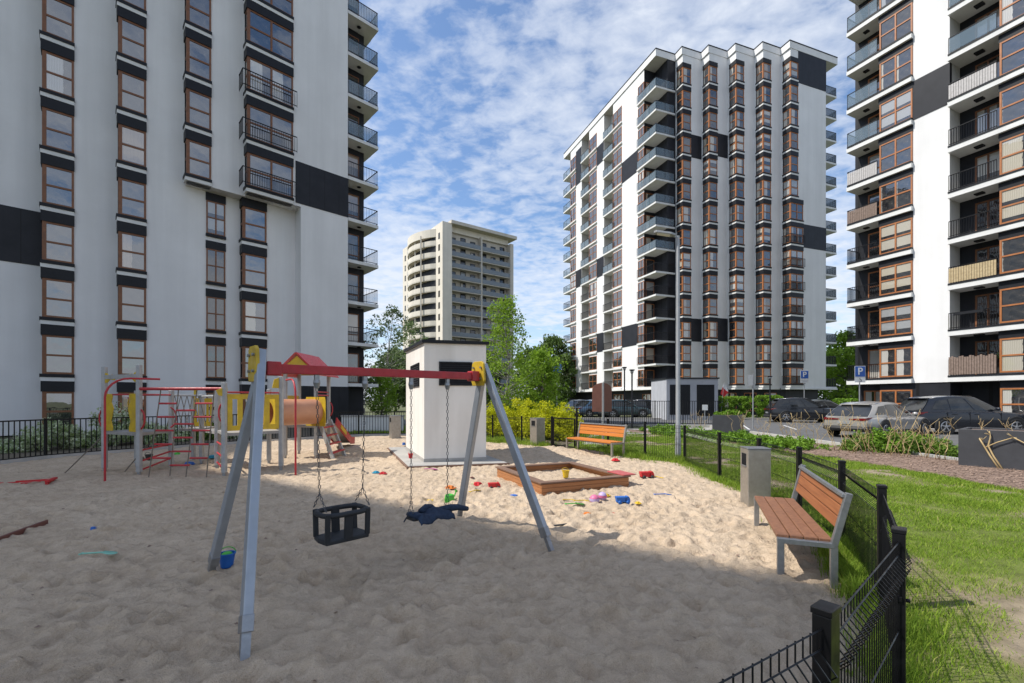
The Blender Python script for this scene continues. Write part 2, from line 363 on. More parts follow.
# value noise in numpy
def _h(ix, iy, seed):
    n = (ix.astype(np.int64)*374761393 + iy.astype(np.int64)*668265263 + seed*1442695041) & 0xFFFFFFFF
    n = ((n ^ (n >> 13))*1274126177) & 0xFFFFFFFF
    return ((n ^ (n >> 16)) & 0xFFFF)/65535.0
def vn(x, y, seed=0):
    ix = np.floor(x); iy = np.floor(y); fx = x-ix; fy = y-iy; fx = fx*fx*(3-2*fx); fy = fy*fy*(3-2*fy)
    a = _h(ix, iy, seed); b_ = _h(ix+1, iy, seed); c = _h(ix, iy+1, seed); d = _h(ix+1, iy+1, seed)
    return (a*(1-fx)+b_*fx)*(1-fy)+(c*(1-fx)+d*fx)*fy
def fbm(x, y, seed=0, oct=4):
    s = 0; a = 0.5
    for i in range(oct): s = s+a*vn(x*2**i, y*2**i, seed+i); a *= 0.5
    return s
def inpoly(x, y, poly):
    r = np.zeros(x.shape, bool); n = len(poly)
    for i in range(n):
        x0, y0 = poly[i]; x1, y1 = poly[(i+1) % n]
        c = ((y0 > y) != (y1 > y)) & (x < (x1-x0)*(y-y0)/((y1-y0) if abs(y1-y0) > 1e-9 else 1e-9)+x0); r ^= c
    return r
def polydist(x, y, pts, closed=True):
    d = np.full(x.shape, 1e9); n = len(pts)
    for i in range(n if closed else n-1):
        x0, y0 = pts[i]; x1, y1 = pts[(i+1) % n]; dx, dy = x1-x0, y1-y0
        t = np.clip(((x-x0)*dx+(y-y0)*dy)/(dx*dx+dy*dy+1e-12), 0, 1)
        d = np.minimum(d, np.hypot(x-x0-t*dx, y-y0-t*dy))
    return d
SUN_E = 3.75; SKY_S = 0.102; EXPO = 0.54; CLOUD_OFF = (0.3, 0.6, 0); CL0 = 0.46; CL1 = 0.67; CLOUD_C = (5.8, 6.2, 6.9); SKY_T = (1.12, 1.22, 1.32)
# ------------------------------------------------------------------ buildings
FH = 2.91
class FR:                     # plan frame: o + s*a + t*b
    def __init__(s, o, a, b): s.o = Vector((o[0], o[1], 0)); s.a = Vector((a[0], a[1], 0)); s.b = Vector((b[0], b[1], 0))
    def p(s, x, y, z=0.0): return s.o+s.a*x+s.b*y+Vector((0, 0, z))
    def xy(s, x, y): q = s.p(x, y); return (q.x, q.y)
def fbox(mb, fr, s0, s1, t0, t1, z0, z1, m=0): mb.box3(fr.p(s0, t0, z0), fr.a*(s1-s0), fr.b*(t1-t0), Vector((0, 0, z1-z0)), m)
def rail(mb, pts, z0, h, m=0, sp=0.12, th=0.018, kind='bars'):
    P = [Vector((p[0], p[1], 0)) for p in pts]
    for i in range(len(P)-1):
        a, b_ = P[i], P[i+1]; L = (b_-a).length
        mb.bar(a+Vector((0, 0, z0+h)), b_+Vector((0, 0, z0+h)), 0.05, 0.045, m)
        if kind != 'glass': mb.bar(a+Vector((0, 0, z0+0.09)), b_+Vector((0, 0, z0+0.09)), 0.035, 0.035, m)
        n = max(1, int(L/sp)) if kind == 'bars' else max(1, int(L/1.1))
        for k in range(n+1):
            q = a.lerp(b_, k/n); mb.box3(q+Vector((-th/2, -th/2, z0)), (th, 0, 0), (0, th, 0), (0, 0, h), m)
def rail_fill(mb, pts, z0, h, m=0, th=0.02):
    P = [Vector((p[0], p[1], 0)) for p in pts]
    for i in range(len(P)-1): mb.bar(P[i]+Vector((0, 0, z0+h/2)), P[i+1]+Vector((0, 0, z0+h/2)), th, h, m)

def bay_window(wf, wr, pr=0.05, mull=0, wood=0):
    """frame and trim of a window that wraps an outer corner: s along the front, t back along the return (0,0 = corner)."""
    def mk(fr):
        f = MB(); g = MB()
        e = pr+0.065; gp_ = -0.014
        fbox(f, fr, -e, wf+0.012, -e, wr, -0.20, 0.0, 2)              # white band
        fbox(f, fr, -e-0.03, wf+0.03, -e-0.03, wr+0.02, 0.0, 0.17, 1)  # dark sill
        fbox(f, fr, -pr-0.05, wf+0.02, -pr-0.05, wr+0.02, 2.17, 2.71, 1)  # dark head
        zb, zt = 0.17, 2.17; zm = 1.14; w = 0.10; cp_ = 0.16
        fbox(f, fr, -pr, -pr+cp_, -pr, -pr+cp_, zb, zt, 0)           # corner post
        fbox(f, fr, wf-0.09, wf, -pr, 0.02, zb, zt, 0)
        fbox(f, fr, -pr+cp_, wf-0.09, -pr+0.004, 0.02, zb, zb+w, 0)
        fbox(f, fr, -pr+cp_, wf-0.09, -pr+0.004, 0.02, zm-w/2, zm+w/2, 0)
        fbox(f, fr, -pr+cp_, wf-0.09, -pr+0.004, 0.02, zt-w, zt, 0)
        cuts = [-pr+cp_]+[(-pr+cp_)+(wf-0.09+pr-cp_)*(k+1)/(mull+1) for k in range(mull)]+[wf-0.09]
        for k in range(mull): fbox(f, fr, cuts[k+1]-0.055, cuts[k+1]+0.055, -pr-0.003, 0.02, zb, zt, 0)
        for k in range(len(cuts)-1):
            for z0, z1 in ((zb+w, zm-w/2), (zm+w/2, zt-w)):
                g.quad(fr.p(cuts[k], gp_, z0), fr.p(cuts[k+1], gp_, z0), fr.p(cuts[k+1], gp_, z1), fr.p(cuts[k], gp_, z1))
        if wr > 0.3:
            fbox(f, fr, -pr, 0.02, wr-0.08, wr, zb, zt, 1)
            for z0, z1 in ((zb, zb+w), (zm-w/2, zm+w/2), (zt-w, zt)): fbox(f, fr, -pr+0.004, 0.02, -pr+cp_, wr-0.08, z0, z1, 0)
            for z0, z1 in ((zb+w, zm-w/2), (zm+w/2, zt-w)):
                g.quad(fr.p(gp_, wr-0.08, z0), fr.p(gp_, -pr+cp_, z0), fr.p(gp_, -pr+cp_, z1), fr.p(gp_, wr-0.08, z1))
        return f, g
    return mk
def flat_window(w, h, nx, ny=2, zb=0.0, pr=0.05, frame=0.07, dark=False, mid=0.5):
    """window flush in a face: s 0..w along the face, t outward is -b."""
    def mk(fr):
        f = MB(); g = MB()
        xs = [0+w*k/nx for k in range(nx+1)]; zs = [zb, zb+h*mid, zb+h] if ny == 2 else [zb, zb+h]
        for i, x in enumerate(xs):
            a = max(0, x-frame/2 if 0 < i < nx else (x if i == 0 else x-frame)); c = a+frame
            fbox(f, fr, a, c, -pr, 0.04, zb, zb+h, 0)
        for j, z in enumerate(zs):
            a = z if j == 0 else (z-frame if j == len(zs)-1 else z-frame/2)
            for i in range(nx):
                x0 = xs[i]+(frame if i == 0 else frame/2); x1 = xs[i+1]-(frame if i == nx-1 else frame/2)
                fbox(f, fr, x0, x1, -pr+0.004, 0.04, a, a+frame, 0)
        for i in range(nx):
            x0 = xs[i]+(frame if i == 0 else frame/2); x1 = xs[i+1]-(frame if i == nx-1 else frame/2)
            for j in range(len(zs)-1):
                z0 = zs[j]+(frame if j == 0 else frame/2); z1 = zs[j+1]-(frame if j == len(zs)-2 else frame/2)
                g.quad(fr.p(x0, -0.012, z0), fr.p(x1, -0.012, z0), fr.p(x1, -0.012, z1), fr.p(x0, -0.012, z1))
        return f, g
    return mk
WM = ['wood_frame', 'dark_trim', 'slab_paint']; WMD = ['dark_wood_frame', 'dark_trim', 'slab_paint']
class Kit:                    # meshes of one window kind, shared by its floors
    def __init__(s, mk, fr, mats, pane, name='window'):
        f, g = mk(fr); s.name = name; s.fm = f.mesh(name, mats); s.gm = g.mesh('pane', pane, fixn=False)
        # glass must face out
    def put(s, parent, z):
        w = obj(s.name, s.fm, parent, (0, 0, z)); p = obj('pane', s.gm, w); return w

# ---- the near left tower -------------------------------------------------
U = Vector((0.723, 0.691, 0)); W = Vector((-0.691, 0.723, 0)); STEP = 0.82; LF_ = 2.9; HT = 29.9; Z0L = 2.975
A0 = Vector((-23.98, 23.03, 0)); DISP = U*LF_-W*STEP
ZS = Z0L+4*FH
org = Vector((-23.98, 23.03, 0))
t1 = thing('apartment_tower', 'tall stepped white tower on the left with brown bay windows, behind the climbing frame', 'building', org)
Cn = {i: A0+DISP*i-org for i in range(-3, 4)}
E = Cn[3]+U*6.2
def l2(p): return (p.x, p.y)
up = []
for i in range(-3, 4):
    if i > -3: up.append(l2(Cn[i]+W*STEP))
    up.append(l2(Cn[i]))
up += [l2(E), l2(E+W*13), l2(Cn[-3]+W*13)]
Dl = Cn[3]+W*1.1
lo = []
for i in range(-3, 2):
    if i > -3: lo.append(l2(Cn[i]+W*STEP))
    lo.append(l2(Cn[i]))
bq = Cn[1]; tB = (Dl-bq).dot(U)
lo += [l2(bq+U*tB), l2(Dl), l2(Dl+U*3.05), l2(Cn[3]+U*3.05), l2(E), l2(E+W*13), l2(Cn[-3]+W*13)]
w = MB(); w.prism(up, ZS-0.2, HT, 0); w.prism(lo, 0, ZS-0.2, 0, bot=False, top=False)
w.build('wall', ['plaster'], t1)
w = MB(); fr = FR(E, U, W)
w.prism([l2(fr.p(-0.3, 1.2)), l2(fr.p(1.75, 1.2)), l2(fr.p(1.75, 9)), l2(fr.p(-0.3, 9))], 0, HT-0.02, 0)
w.build('balcony_wall', ['cladding'], t1)
pl = MB()
f3 = FR(Cn[3], U, W)
fbox(pl, f3, 2.72, 6.225, -0.03, 0.3, ZS-0.02, ZS+FH-0.22); pl.build('cladding_panel', ['cladding'], t1)
pl = MB(); fm1 = FR(Cn[-1], U, W); fbox(pl, fm1, 1.28, LF_+0.01, -0.03, 0.3, Z0L+2*FH-0.0, Z0L+3*FH-0.1); pl.build('cladding_panel', ['cladding'], t1)
pl = MB(); fbox(pl, f3, 3.07, 6.23, -0.035, 0.3, 0, Z0L-0.25)
fbox(pl, FR(Dl, U, W), 1.45, 3.02, -0.03, 0.2, 0, 0.9); pl.build('plinth', ['cladding'], t1)
for i in (-2, -1, 0, 1):
    k = Kit(bay_window(1.12, 0.52), FR(Cn[i], U, W), WMD, 'pane_sky', 'bay_window')
    for j in range(-1, 10): k.put(t1, Z0L+FH*j)
kC = Kit(bay_window(1.15, 0.55), FR(Cn[2], U, W), WMD, 'pane_sky', 'bay_window')
kD = Kit(bay_window(2.56, 0.55, mull=1), FR(Cn[3], U, W), WMD, 'pane_sky', 'bay_window')
rl = MB(); fd = FR(Cn[3], U, W); rail(rl, [l2(fd.p(2.7, -0.36)), l2(fd.p(-0.36, -0.36)), l2(fd.p(-0.36, 0.5))], 0.12, 1.0, 0, 0.13)
rlm = rl.mesh('railing', 'black_metal')
for j in range(4, 10):
    kC.put(t1, Z0L+FH*j); b_ = kD.put(t1, Z0L+FH*j)
    if j < 7: obj('railing', rlm, b_)
kDl = Kit(bay_window(1.3, 0.5, pr=0.05), FR(Dl, U, W), WMD, 'pane_sky', 'bay_window')
fB = FR(Cn[1]+U*3.95, U, W)
mkf = flat_window(0.98, 2.0, 2, 2, 0.17)
def mkflat(fr):
    f, g = mkf(fr)
    fbox(f, fr, -0.03, 1.01, -0.12, 0.05, 0.0, 0.168, 1); fbox(f, fr, -0.03, 1.01, -0.06, 0.05, 2.173, 2.66, 1)
    return f, g
kCl = Kit(mkflat, fB, WMD, 'pane')
for j in range(-1, 4): kDl.put(t1, Z0L+FH*j); kCl.put(t1, Z0L+FH*j)
# end balconies
sl = MB(); fe = FR(E, U, W); fbox(sl, fe, 0.02, 2.3, -0.02, 1.18, -0.22, 0.0); fbox(sl, fe, 1.3, 2.32, 1.18, 4.2, -0.22, 0.0)
slm = sl.mesh('balcony', ['slab_paint'])
rl = MB(); rail(rl, [l2(fe.p(0.05, 0.03)), l2(fe.p(2.25, 0.03)), l2(fe.p(2.25, 4.1))], 0.02, 1.05, 0, 0.12); rbm = rl.mesh('railing', 'black_metal')
gp = MB(); rail_fill(gp, [l2(fe.p(0.08, 0.03)), l2(fe.p(2.25, 0.03)), l2(fe.p(2.25, 4.1))], 0.15, 0.85); gpm = gp.mesh('glass_screen', 'rail_glass')
lm = MB(); lm.sphere(fe.p(1.1, 0.6, -0.26), 0.16, 8, 0, (1, 1, 0.3)); lmm = lm.mesh('ceiling_lamp', 'dark_trim', True)
kE = Kit(flat_window(1.0, 2.2, 1, 2, 0.05, mid=0.3), FR(fe.p(0.35, 1.2), U, W), WMD, 'pane', 'balcony_door')
for j in range(0, 10):
    b_ = obj('balcony', slm, t1, (0, 0, Z0L+FH*j)); obj('railing', rbm, b_)
    if j >= 6: obj('glass_screen', gpm, b_)
    if j > 0: obj('ceiling_lamp', lmm, b_)
    kE.put(t1, Z0L+FH*j)
cp = MB(); 
upo = up; cp.prism([(p[0], p[1]) for p in up], HT+0.002, HT+0.25); cp.build('roof_edge', ['dark_trim'], t1)

# ---- the middle tower ----------------------------------------------------
a = Vector((0.941, 0.339, 0)); b2 = Vector((-0.339, 0.941, 0))
Q0w = Vector((18.2, 56.74, 0)); ZB = 3.5; NF = 14; HM = 46.15
t2 = thing('apartment_tower', 'white tower with stepped roofline and sunlit balcony side, behind the grey utility building', 'building', Q0w)
Q0 = Vector((0, 0, 0)); d2 = a*2.95-b2*1.33
LFp = lambda s, t=0: Q0+b2*s+a*t
Cm = {i: Q0+d2*i for i in range(1, 6)}
pts = []; em = {}
def pp(p, mat=0): pts.append(l2(p)); em[len(pts)-1] = mat
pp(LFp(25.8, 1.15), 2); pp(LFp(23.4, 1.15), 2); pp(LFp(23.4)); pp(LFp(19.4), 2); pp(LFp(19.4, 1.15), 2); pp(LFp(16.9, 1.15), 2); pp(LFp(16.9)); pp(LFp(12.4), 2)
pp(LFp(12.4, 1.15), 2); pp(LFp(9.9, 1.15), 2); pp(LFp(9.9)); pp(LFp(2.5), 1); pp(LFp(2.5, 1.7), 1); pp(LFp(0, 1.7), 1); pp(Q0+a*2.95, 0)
for i in range(1, 5): pp(Cm[i]); pp(Cm[i]+a*2.95)
pp(Cm[5]); pp(Cm[5]+a*6.2); pp(Cm[5]+a*6.2+b2*19); pp(LFp(25.8, 15))
w = MB(); w.prism(pts, 3.3, HM-0.95, 0, em); w.build('wall', ['plaster', 'cladding', 'soffit'], t2)
out = [LFp(25.9), Q0-b2*0.05, Q0+a*2.95-b2*0.05]
for i in range(1, 5): out += [Cm[i]-b2*0.05-a*0.05, Cm[i]+a*2.95-b2*0.05]
out += [Cm[5]-b2*0.05-a*0.05, Cm[5]+a*8.4-b2*0.05, Cm[5]+a*8.4+b2*19, LFp(25.9, 15)]
w = MB(); w.prism([l2(p-a*0.12) for p in out], HM-0.95, HM-0.12, 0, mbot=1); w.prism([l2(p-a*0.16-b2*0.04) for p in out], HM-0.118, HM, 2)
w.build('parapet', ['plaster', 'soffit', 'dark_trim'], t2)
w = MB(); w.prism([l2(p) for p in (LFp(25.4, .7), LFp(0.6, .7), Cm[5]+a*0.3+b2*0.9, Cm[5]+a*6+b2*0.9, Cm[5]+a*6+b2*18, LFp(25.4, 14.5))], 0, 3.28, 0)
w.build('ground_floor', ['cladding'], t2)
w = MB(); w.prism([l2(p-a*0.25-b2*0.1) for p in out], 3.12, 3.297, 0); w.build('canopy_slab', ['slab_paint'], t2)
FZ = [ZB+FH*k for k in range(NF)]
for i in range(1, 6):
    frm = FR(Cm[i], a, b2)
    k1 = Kit(bay_window(1.24, 1.0, 0.05), frm, WM, 'pane', 'bay_window')
    if i == 5:
        k2 = Kit(bay_window(2.1, 1.0, 0.05, mull=1), frm, WM, 'pane', 'bay_window')
        rl = MB(); rail(rl, [l2(frm.p(2.1, -0.3)), l2(frm.p(-0.3, -0.3)), l2(frm.p(-0.3, 0.9))], 0.15, 1.0, 0, 0.16, 0.03); rm5 = rl.mesh('railing', 'black_metal')
    for j in range(NF):
        if i == 5 and j < 8:
            b_ = k2.put(t2, FZ[j]+0.12)
            if j < 7: obj('railing', rm5, b_)
        else: k1.put(t2, FZ[j]+0.12)
def panel(fr, s0, s1, z0, z1, par, t=-0.03):
    p = MB(); fbox(p, fr, s0, s1, t, 0.25, z0, z1); p.build('cladding_panel', ['cladding'], par)
for i in (1, 2):
    for j in (10, 2): panel(FR(Cm[i], a, b2), 1.3, 2.95, FZ[j]-0.1, FZ[j]+FH-0.1, t2)
panel(FR(Cm[5], a, b2), 1.3, 6.22, FZ[13]-0.1, HM-0.96, t2); panel(FR(Cm[5], a, b2), 2.2, 6.22, FZ[6]-0.1, FZ[6]+FH-0.1, t2)
# sunlit side: s = along b2, t outward = -a
fl = FR(Q0, b2, a)
for s0, s1, js in ((3.84, 7.6, (10, 2)), (12.45, 14.5, (12, 6, 2)), (19.45, 21.4, (13, 6, 12))):
    for j in js: panel(fl, s0, s1, FZ[j]-0.1, FZ[j]+FH-0.1, t2)
for (s0, sw, sb, wide) in ((0.0, 2.5, 3.8, 1), (7.6, 9.9, 12.4, 0), (14.5, 16.9, 19.4, 0), (21.4, 23.4, 25.8, 0)):
    if wide:
        kw = Kit(flat_window(1.3, 2.1, 2, 2, 0.2), FR(LFp(2.5), b2, a), WM, 'pane_sky')
        sl = MB(); fbox(sl, fl, -0.18, 3.85, -0.22, 1.75, -0.22, 0.0); fbox(sl, FR(Q0, a, b2), 1.75, 2.75, -0.18, 0.3, -0.22, 0)
        rp = [l2(fl.p(3.8, -0.19)), l2(fl.p(-0.15, -0.19)), l2(fl.p(-0.15, 2.6))]
        hd = MB(); fbox(hd, fl, 2.5, 3.82, -0.03, 0.2, 2.32, 2.68)
        kdr = Kit(flat_window(1.3, 2.2, 1, 1, 0.05), FR(LFp(2.5, 0.25), a, b2), WM, 'pane', 'balcony_door')
    else:
        kw = Kit(flat_window(sw-s0-0.06, 2.1, 2, 2, 0.2), FR(LFp(s0+0.03), b2, a), WM, 'pane_sky')
        sl = MB(); fbox(sl, fl, s0-0.03, sb+0.03, -0.22, 1.14, -0.22, 0.0)
        rp = [l2(fl.p(sw-0.1, -0.19)), l2(fl.p(sb, -0.19))]
        if s0 > 20: rp.append(l2(fl.p(sb, 1.1)))
        else: rp.append(l2(fl.p(sb, 0.0)))
        kdr = Kit(flat_window(1.2, 2.2, 1, 1, 0.05), FR(LFp(sw+0.6, 1.15), b2, a), WM, 'pane', 'balcony_door')
    slm = sl.mesh('balcony', ['slab_paint'])
    r1 = MB(); rail(r1, rp, 0.0, 1.05, 0, 0.16, 0.03); r1m = r1.mesh('railing', 'black_metal')
    r2 = MB(); rail(r2, rp, 0.0, 1.05, 0, 0.16, 0.04, 'glass'); r2m = r2.mesh('railing', 'dark_trim')
    g2 = MB(); rail_fill(g2, rp, 0.08, 0.92); g2m = g2.mesh('glass_screen', 'rail_glass')
    for j in range(NF):
        b_ = obj('balcony', slm, t2, (0, 0, FZ[j]))
        if j >= 6: obj('railing', r2m, b_); obj('glass_screen', g2m, b_)
        else: obj('railing', r1m, b_)
        kw.put(t2, FZ[j]); kdr.put(t2, FZ[j])
fr5 = FR(Cm[5], a, b2)
sl = MB(); fbox(sl, fr5, 6.22, 8.55, 0.25, 3.4, -0.22, 0.0); slm = sl.mesh('balcony', ['slab_paint'])
rp = [l2(fr5.p(6.25, 0.3)), l2(fr5.p(8.5, 0.3)), l2(fr5.p(8.5, 3.3))]
r1 = MB(); rail(r1, rp, 0.0, 1.05, 0, 0.14, 0.035); r1m = r1.mesh('railing', 'black_metal')
g2 = MB(); rail_fill(g2, rp, 0.08, 0.92); g2m = g2.mesh('glass_screen', 'rail_glass')
for j in range(NF):
    b_ = obj('balcony', slm, t2, (0, 0, FZ[j])); obj('railing', r1m, b_)
    if j > 1: obj('glass_screen', g2m, b_)
for (fr, s) in ((FR(Q0+a*3+b2*0.5, (Cm[5]-Q0-a*1.5).normalized(), b2), 0),):
    for k in range(6):
        q = Q0+a*0.6+b2*0.6; e_ = (Cm[5]+a*0.3+b2*0.9)-q
        frk = FR(q+e_*(0.06+0.155*k), e_.normalized(), Vector((-e_.y, e_.x, 0)).normalized())
        kk = Kit(flat_window(1.5, 2.3, 2, 1, 0.4), frk, WM, 'pane', 'ground_floor_window'); kk.put(t2, 0)
kk = Kit(flat_window(2.6, 2.0, 3, 2, 0.6), FR(LFp(1.2, 0.7), b2, a), WM, 'pane', 'ground_floor_window'); kk.put(t2, 0)
kk = Kit(flat_window(2.6, 2.0, 3, 2, 0.6), FR(LFp(8.2, 0.7), b2, a), WM, 'pane', 'ground_floor_window'); kk.put(t2, 0)

# ---- the right tower -----------------------------------------------------
c = Vector((-0.415, 0.91, 0)).normalized(); nin = Vector((0.91, 0.415, 0)).normalized()
R0w = Vector((27.1, 30.4, 0)); t3 = thing('apartment_tower', 'sunlit white tower at the right edge with deep balconies, beyond the parked cars', 'building', R0w)
fr = FR((0, 0), c, nin); ZR = 3.25; NR = 11; HR = ZR+NR*FH+0.9
S = 0.98
s_w1, s_st, s_lo, s_w2, s_e = 2.0*S, -1.94*S, -4.25*S, -6.9*S, -9.3*S
pts = []; em = {}
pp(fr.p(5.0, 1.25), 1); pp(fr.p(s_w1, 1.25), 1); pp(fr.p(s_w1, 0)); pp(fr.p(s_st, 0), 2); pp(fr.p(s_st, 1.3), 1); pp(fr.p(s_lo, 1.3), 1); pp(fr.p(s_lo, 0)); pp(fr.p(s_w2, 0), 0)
pp(fr.p(s_e-6, 0)); pp(fr.p(s_e-6, 14)); pp(fr.p(4.2, 14)); pp(fr.p(4.2, 1.25), 1)
pts = pts[1:]; em = {k-1: v for k, v in em.items() if k > 0}
w = MB(); w.prism(pts, ZR-0.3, HR, 0, em); w.build('wall', ['plaster', 'cladding', 'soffit'], t3)
w = MB(); w.prism([l2(fr.p(s_w1, 0.06)), l2(fr.p(s_st, 0.06)), l2(fr.p(s_st, 1.6)), l2(fr.p(s_lo, 1.6)), l2(fr.p(s_lo, 0.06)), l2(fr.p(s_e-6, 0.06)), l2(fr.p(s_e-6, 14)), l2(fr.p(4.0, 14)), l2(fr.p(4.0, 1.3)), l2(fr.p(s_w1, 1.3))], 0, ZR-0.302, 0); w.build('ground_floor', ['cladding'], t3)
def skit(s1, s0, h, nx, zb, mats, pane='pane', t=0.0, name='window', ny=2, pr=0.06):   # a window between s1 (left, far) and s0 (right, near): frame runs along -c
    f_ = FR(fr.p(s1, t), -c, nin); return Kit(flat_window(s1-s0, h, nx, ny, zb, pr, 0.09), f_, mats, pane, name)
kA = skit(s_w1-0.02, 0.02, 2.0, 2, 0.16, WM); kB = skit(s_lo-0.02, s_w2, 2.0, 2, 0.16, WM); kAg = skit(s_w1-0.02, 0.05, 1.9, 2, 0.5, WM, t=0.06)
kBg = skit(s_lo-0.02, s_w2, 1.9, 2, 0.5, WM, t=0.06)
kR = skit(3.3, s_w1+0.12, 2.2, 1, 0.1, WM, t=1.25, name='balcony_door'); kL = skit(s_st-0.75, s_st-1.95, 2.2, 2, 0.05, WMD, t=1.3, name='balcony_door', ny=1)
kRg = skit(3.6, s_w1+0.2, 1.9, 2, 0.5, WM, t=1.3)
sa = MB(); fbox(sa, fr, 0.0, 4.0, -0.24, 1.24, -0.30, 0.0); sam = sa.mesh('balcony', ['slab_paint'])
sb_ = MB(); fbox(sb_, fr, s_w2-0.1, s_st+0.02, -0.24, 1.29, -0.30, 0.0); sbm = sb_.mesh('balcony', ['slab_paint'])
hd = MB(); fbox(hd, fr, 0.0, s_w1+0.05, -0.05, 0.2, 2.165, FH-0.302); hdm = hd.mesh('spandrel', 'dark_trim')
hd = MB(); hd.box3(fr.p(0.0, -0.27, 0.002), c*3.95, nin*0.3, (0, 0, 0.12), 0); sim = hd.mesh('sill', 'dark_trim')
hd = MB(); hd.box3(fr.p(s_w2, -0.27, 0.002), c*(s_st-s_w2), nin*0.3, (0, 0, 0.10), 0); sim2 = hd.mesh('sill', 'dark_trim')
hd = MB(); fbox(hd, fr, s_w2-0.1, s_lo+0.03, -0.05, 0.2, 2.165, FH-0.302); hdm2 = hd.mesh('spandrel', 'dark_trim')
rpa = [l2(fr.p(s_w1+0.05, -0.2)), l2(fr.p(3.95, -0.2)), l2(fr.p(3.95, 1.2))]; rpb = [l2(fr.p(s_st-0.03, -0.2)), l2(fr.p(s_lo+0.05, -0.2))]
def rset(rp):
    x = MB(); rail(x, rp, 0.1, 1.02, 0, 0.12, 0.025); y = MB(); rail(y, rp, 0.1, 1.02, 0, 0.12, 0.03, 'glass'); g = MB(); rail_fill(g, rp, 0.17, 0.9)
    return x.mesh('railing', 'black_metal'), y.mesh('railing', 'dark_trim'), g.mesh('glass_screen', 'rail_glass')
ra, rb = rset(rpa), rset(rpb)
pm('reed_screen', (0.50, 0.40, 0.24), (0.36, 0.27, 0.15), 9, 0.9); pm('grey_slats', (0.52, 0.50, 0.49), (0.40, 0.38, 0.37), 8, 0.8); pm('brown_slats', (0.26, 0.19, 0.155), (0.16, 0.115, 0.09), 8, 0.85)
lm = MB(); fbox(lm, fr, s_st-1.4, s_st-1.0, 0.35, 0.75, -0.38, -0.302); lma = lm.mesh('ceiling_lamp', 'dark_trim')
lm = MB(); fbox(lm, fr, 2.9, 3.2, 0.35, 0.65, -0.38, -0.302); lmb = lm.mesh('ceiling_lamp', 'dark_trim')
for j in range(NR):
    z = ZR+FH*j
    b_ = obj('balcony', sam, t3, (0, 0, z)); d_ = obj('balcony', sbm, t3, (0, 0, z))
    obj('ceiling_lamp', lmb, b_); obj('ceiling_lamp', lma, d_)
    g = j >= 6
    obj('railing', ra[1 if g else 0], b_); obj('railing', rb[1 if j >= 7 else 0], d_)
    if g: obj('glass_screen', ra[2], b_)
    if j >= 7: obj('glass_screen', rb[2], d_)
    obj('spandrel', hdm, t3, (0, 0, z)); obj('spandrel', hdm2, t3, (0, 0, z)); obj('sill', sim, b_); obj('sill', sim2, d_)
    kA.put(t3, z); kB.put(t3, z); kR.put(t3, z); kL.put(t3, z)
    scr = {0: ('brown_slats', 'weathered brown slat screen on the railing', rpb, 1.12), 2: ('reed_screen', 'tan reed screen on the railing', rpb, 0.9), 6: ('grey_slats', 'pale slat screen on the railing', rpb, 0.88), 4: ('brown_slats', 'brown slat screen on the railing', rpa, 0.9), 5: ('grey_slats', 'grey slat screen on the railing', rpa, 0.88)}.get(j)
    if scr:
        mt, lb, rp, hh = scr; sc = MB(); A_, B_ = Vector((*rp[0], 0)), Vector((*rp[1], 0)); n = int((B_-A_).length/0.115)
        for q in range(n):
            p0 = A_.lerp(B_, (q+0.08)/n)-nin*0.035; p1 = A_.lerp(B_, (q+0.92)/n)-nin*0.035
            hq = hh*(1+(0.05*math.sin(q*1.7) if j == 0 else 0)); sc.bar(p0+Vector((0, 0, 0.14+hq/2)), p1+Vector((0, 0, 0.14+hq/2)), 0.02, hq)
        o = sc.build('privacy_screen', [mt], d_ if rp is rpb else b_)
kAg.put(t3, 0.1); kBg.put(t3, 0.1); kRg.put(t3, 0.1)
p = MB(); fbox(p, fr, s_st-0.01, -0.0, -0.03, 0.25, ZR+FH*6-0.02, ZR+FH*7-0.31); p.build('cladding_panel', ['cladding'], t3)
# flower box on the second balcony of the loggia column
fb = MB(); fbox(fb, fr, s_st-1.7, s_st-0.3, -0.36, -0.23, ZR+FH+0.95, ZR+FH+1.1); o = fb.build('flower_box', ['dark_trim'], t3)
w = MB(); fbox(w, fr, s_e-6.03, s_w1+0.1, -0.1, 14, HR+0.002, HR+0.3); w.build('roof_edge', ['dark_trim'], t3)

# ---- far beige tower -----------------------------------------------------
Bw = Vector((-14.9, 110, 0)); t4 = thing('apartment_tower', 'distant beige high-rise with rounded balconies on its left side, seen above the white utility hut', 'building', Bw)
ax = Vector((14.97, 10.6, 0)).normalized(); ay = Vector((-ax.y, ax.x, 0)); fr = FR((0, 0), ax, ay); HBt = 45.6; FB = 2.82
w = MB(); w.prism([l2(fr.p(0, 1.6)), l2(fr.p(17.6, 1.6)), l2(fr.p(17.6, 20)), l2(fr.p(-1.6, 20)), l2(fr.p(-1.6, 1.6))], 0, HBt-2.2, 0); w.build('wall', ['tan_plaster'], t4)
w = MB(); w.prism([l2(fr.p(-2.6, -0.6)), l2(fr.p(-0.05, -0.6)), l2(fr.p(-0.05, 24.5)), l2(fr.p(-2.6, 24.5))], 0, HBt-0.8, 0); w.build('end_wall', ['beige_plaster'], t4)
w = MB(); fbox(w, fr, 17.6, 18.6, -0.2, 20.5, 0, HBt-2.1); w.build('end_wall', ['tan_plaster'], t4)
w = MB(); fbox(w, fr, -0.4, 19.2, -1.0, 21, HBt-0.9, HBt-0.1); w.build('roof_slab', ['tan_plaster'], t4)
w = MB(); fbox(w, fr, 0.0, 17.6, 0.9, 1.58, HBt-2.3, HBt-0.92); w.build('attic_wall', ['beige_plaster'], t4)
NB = 15
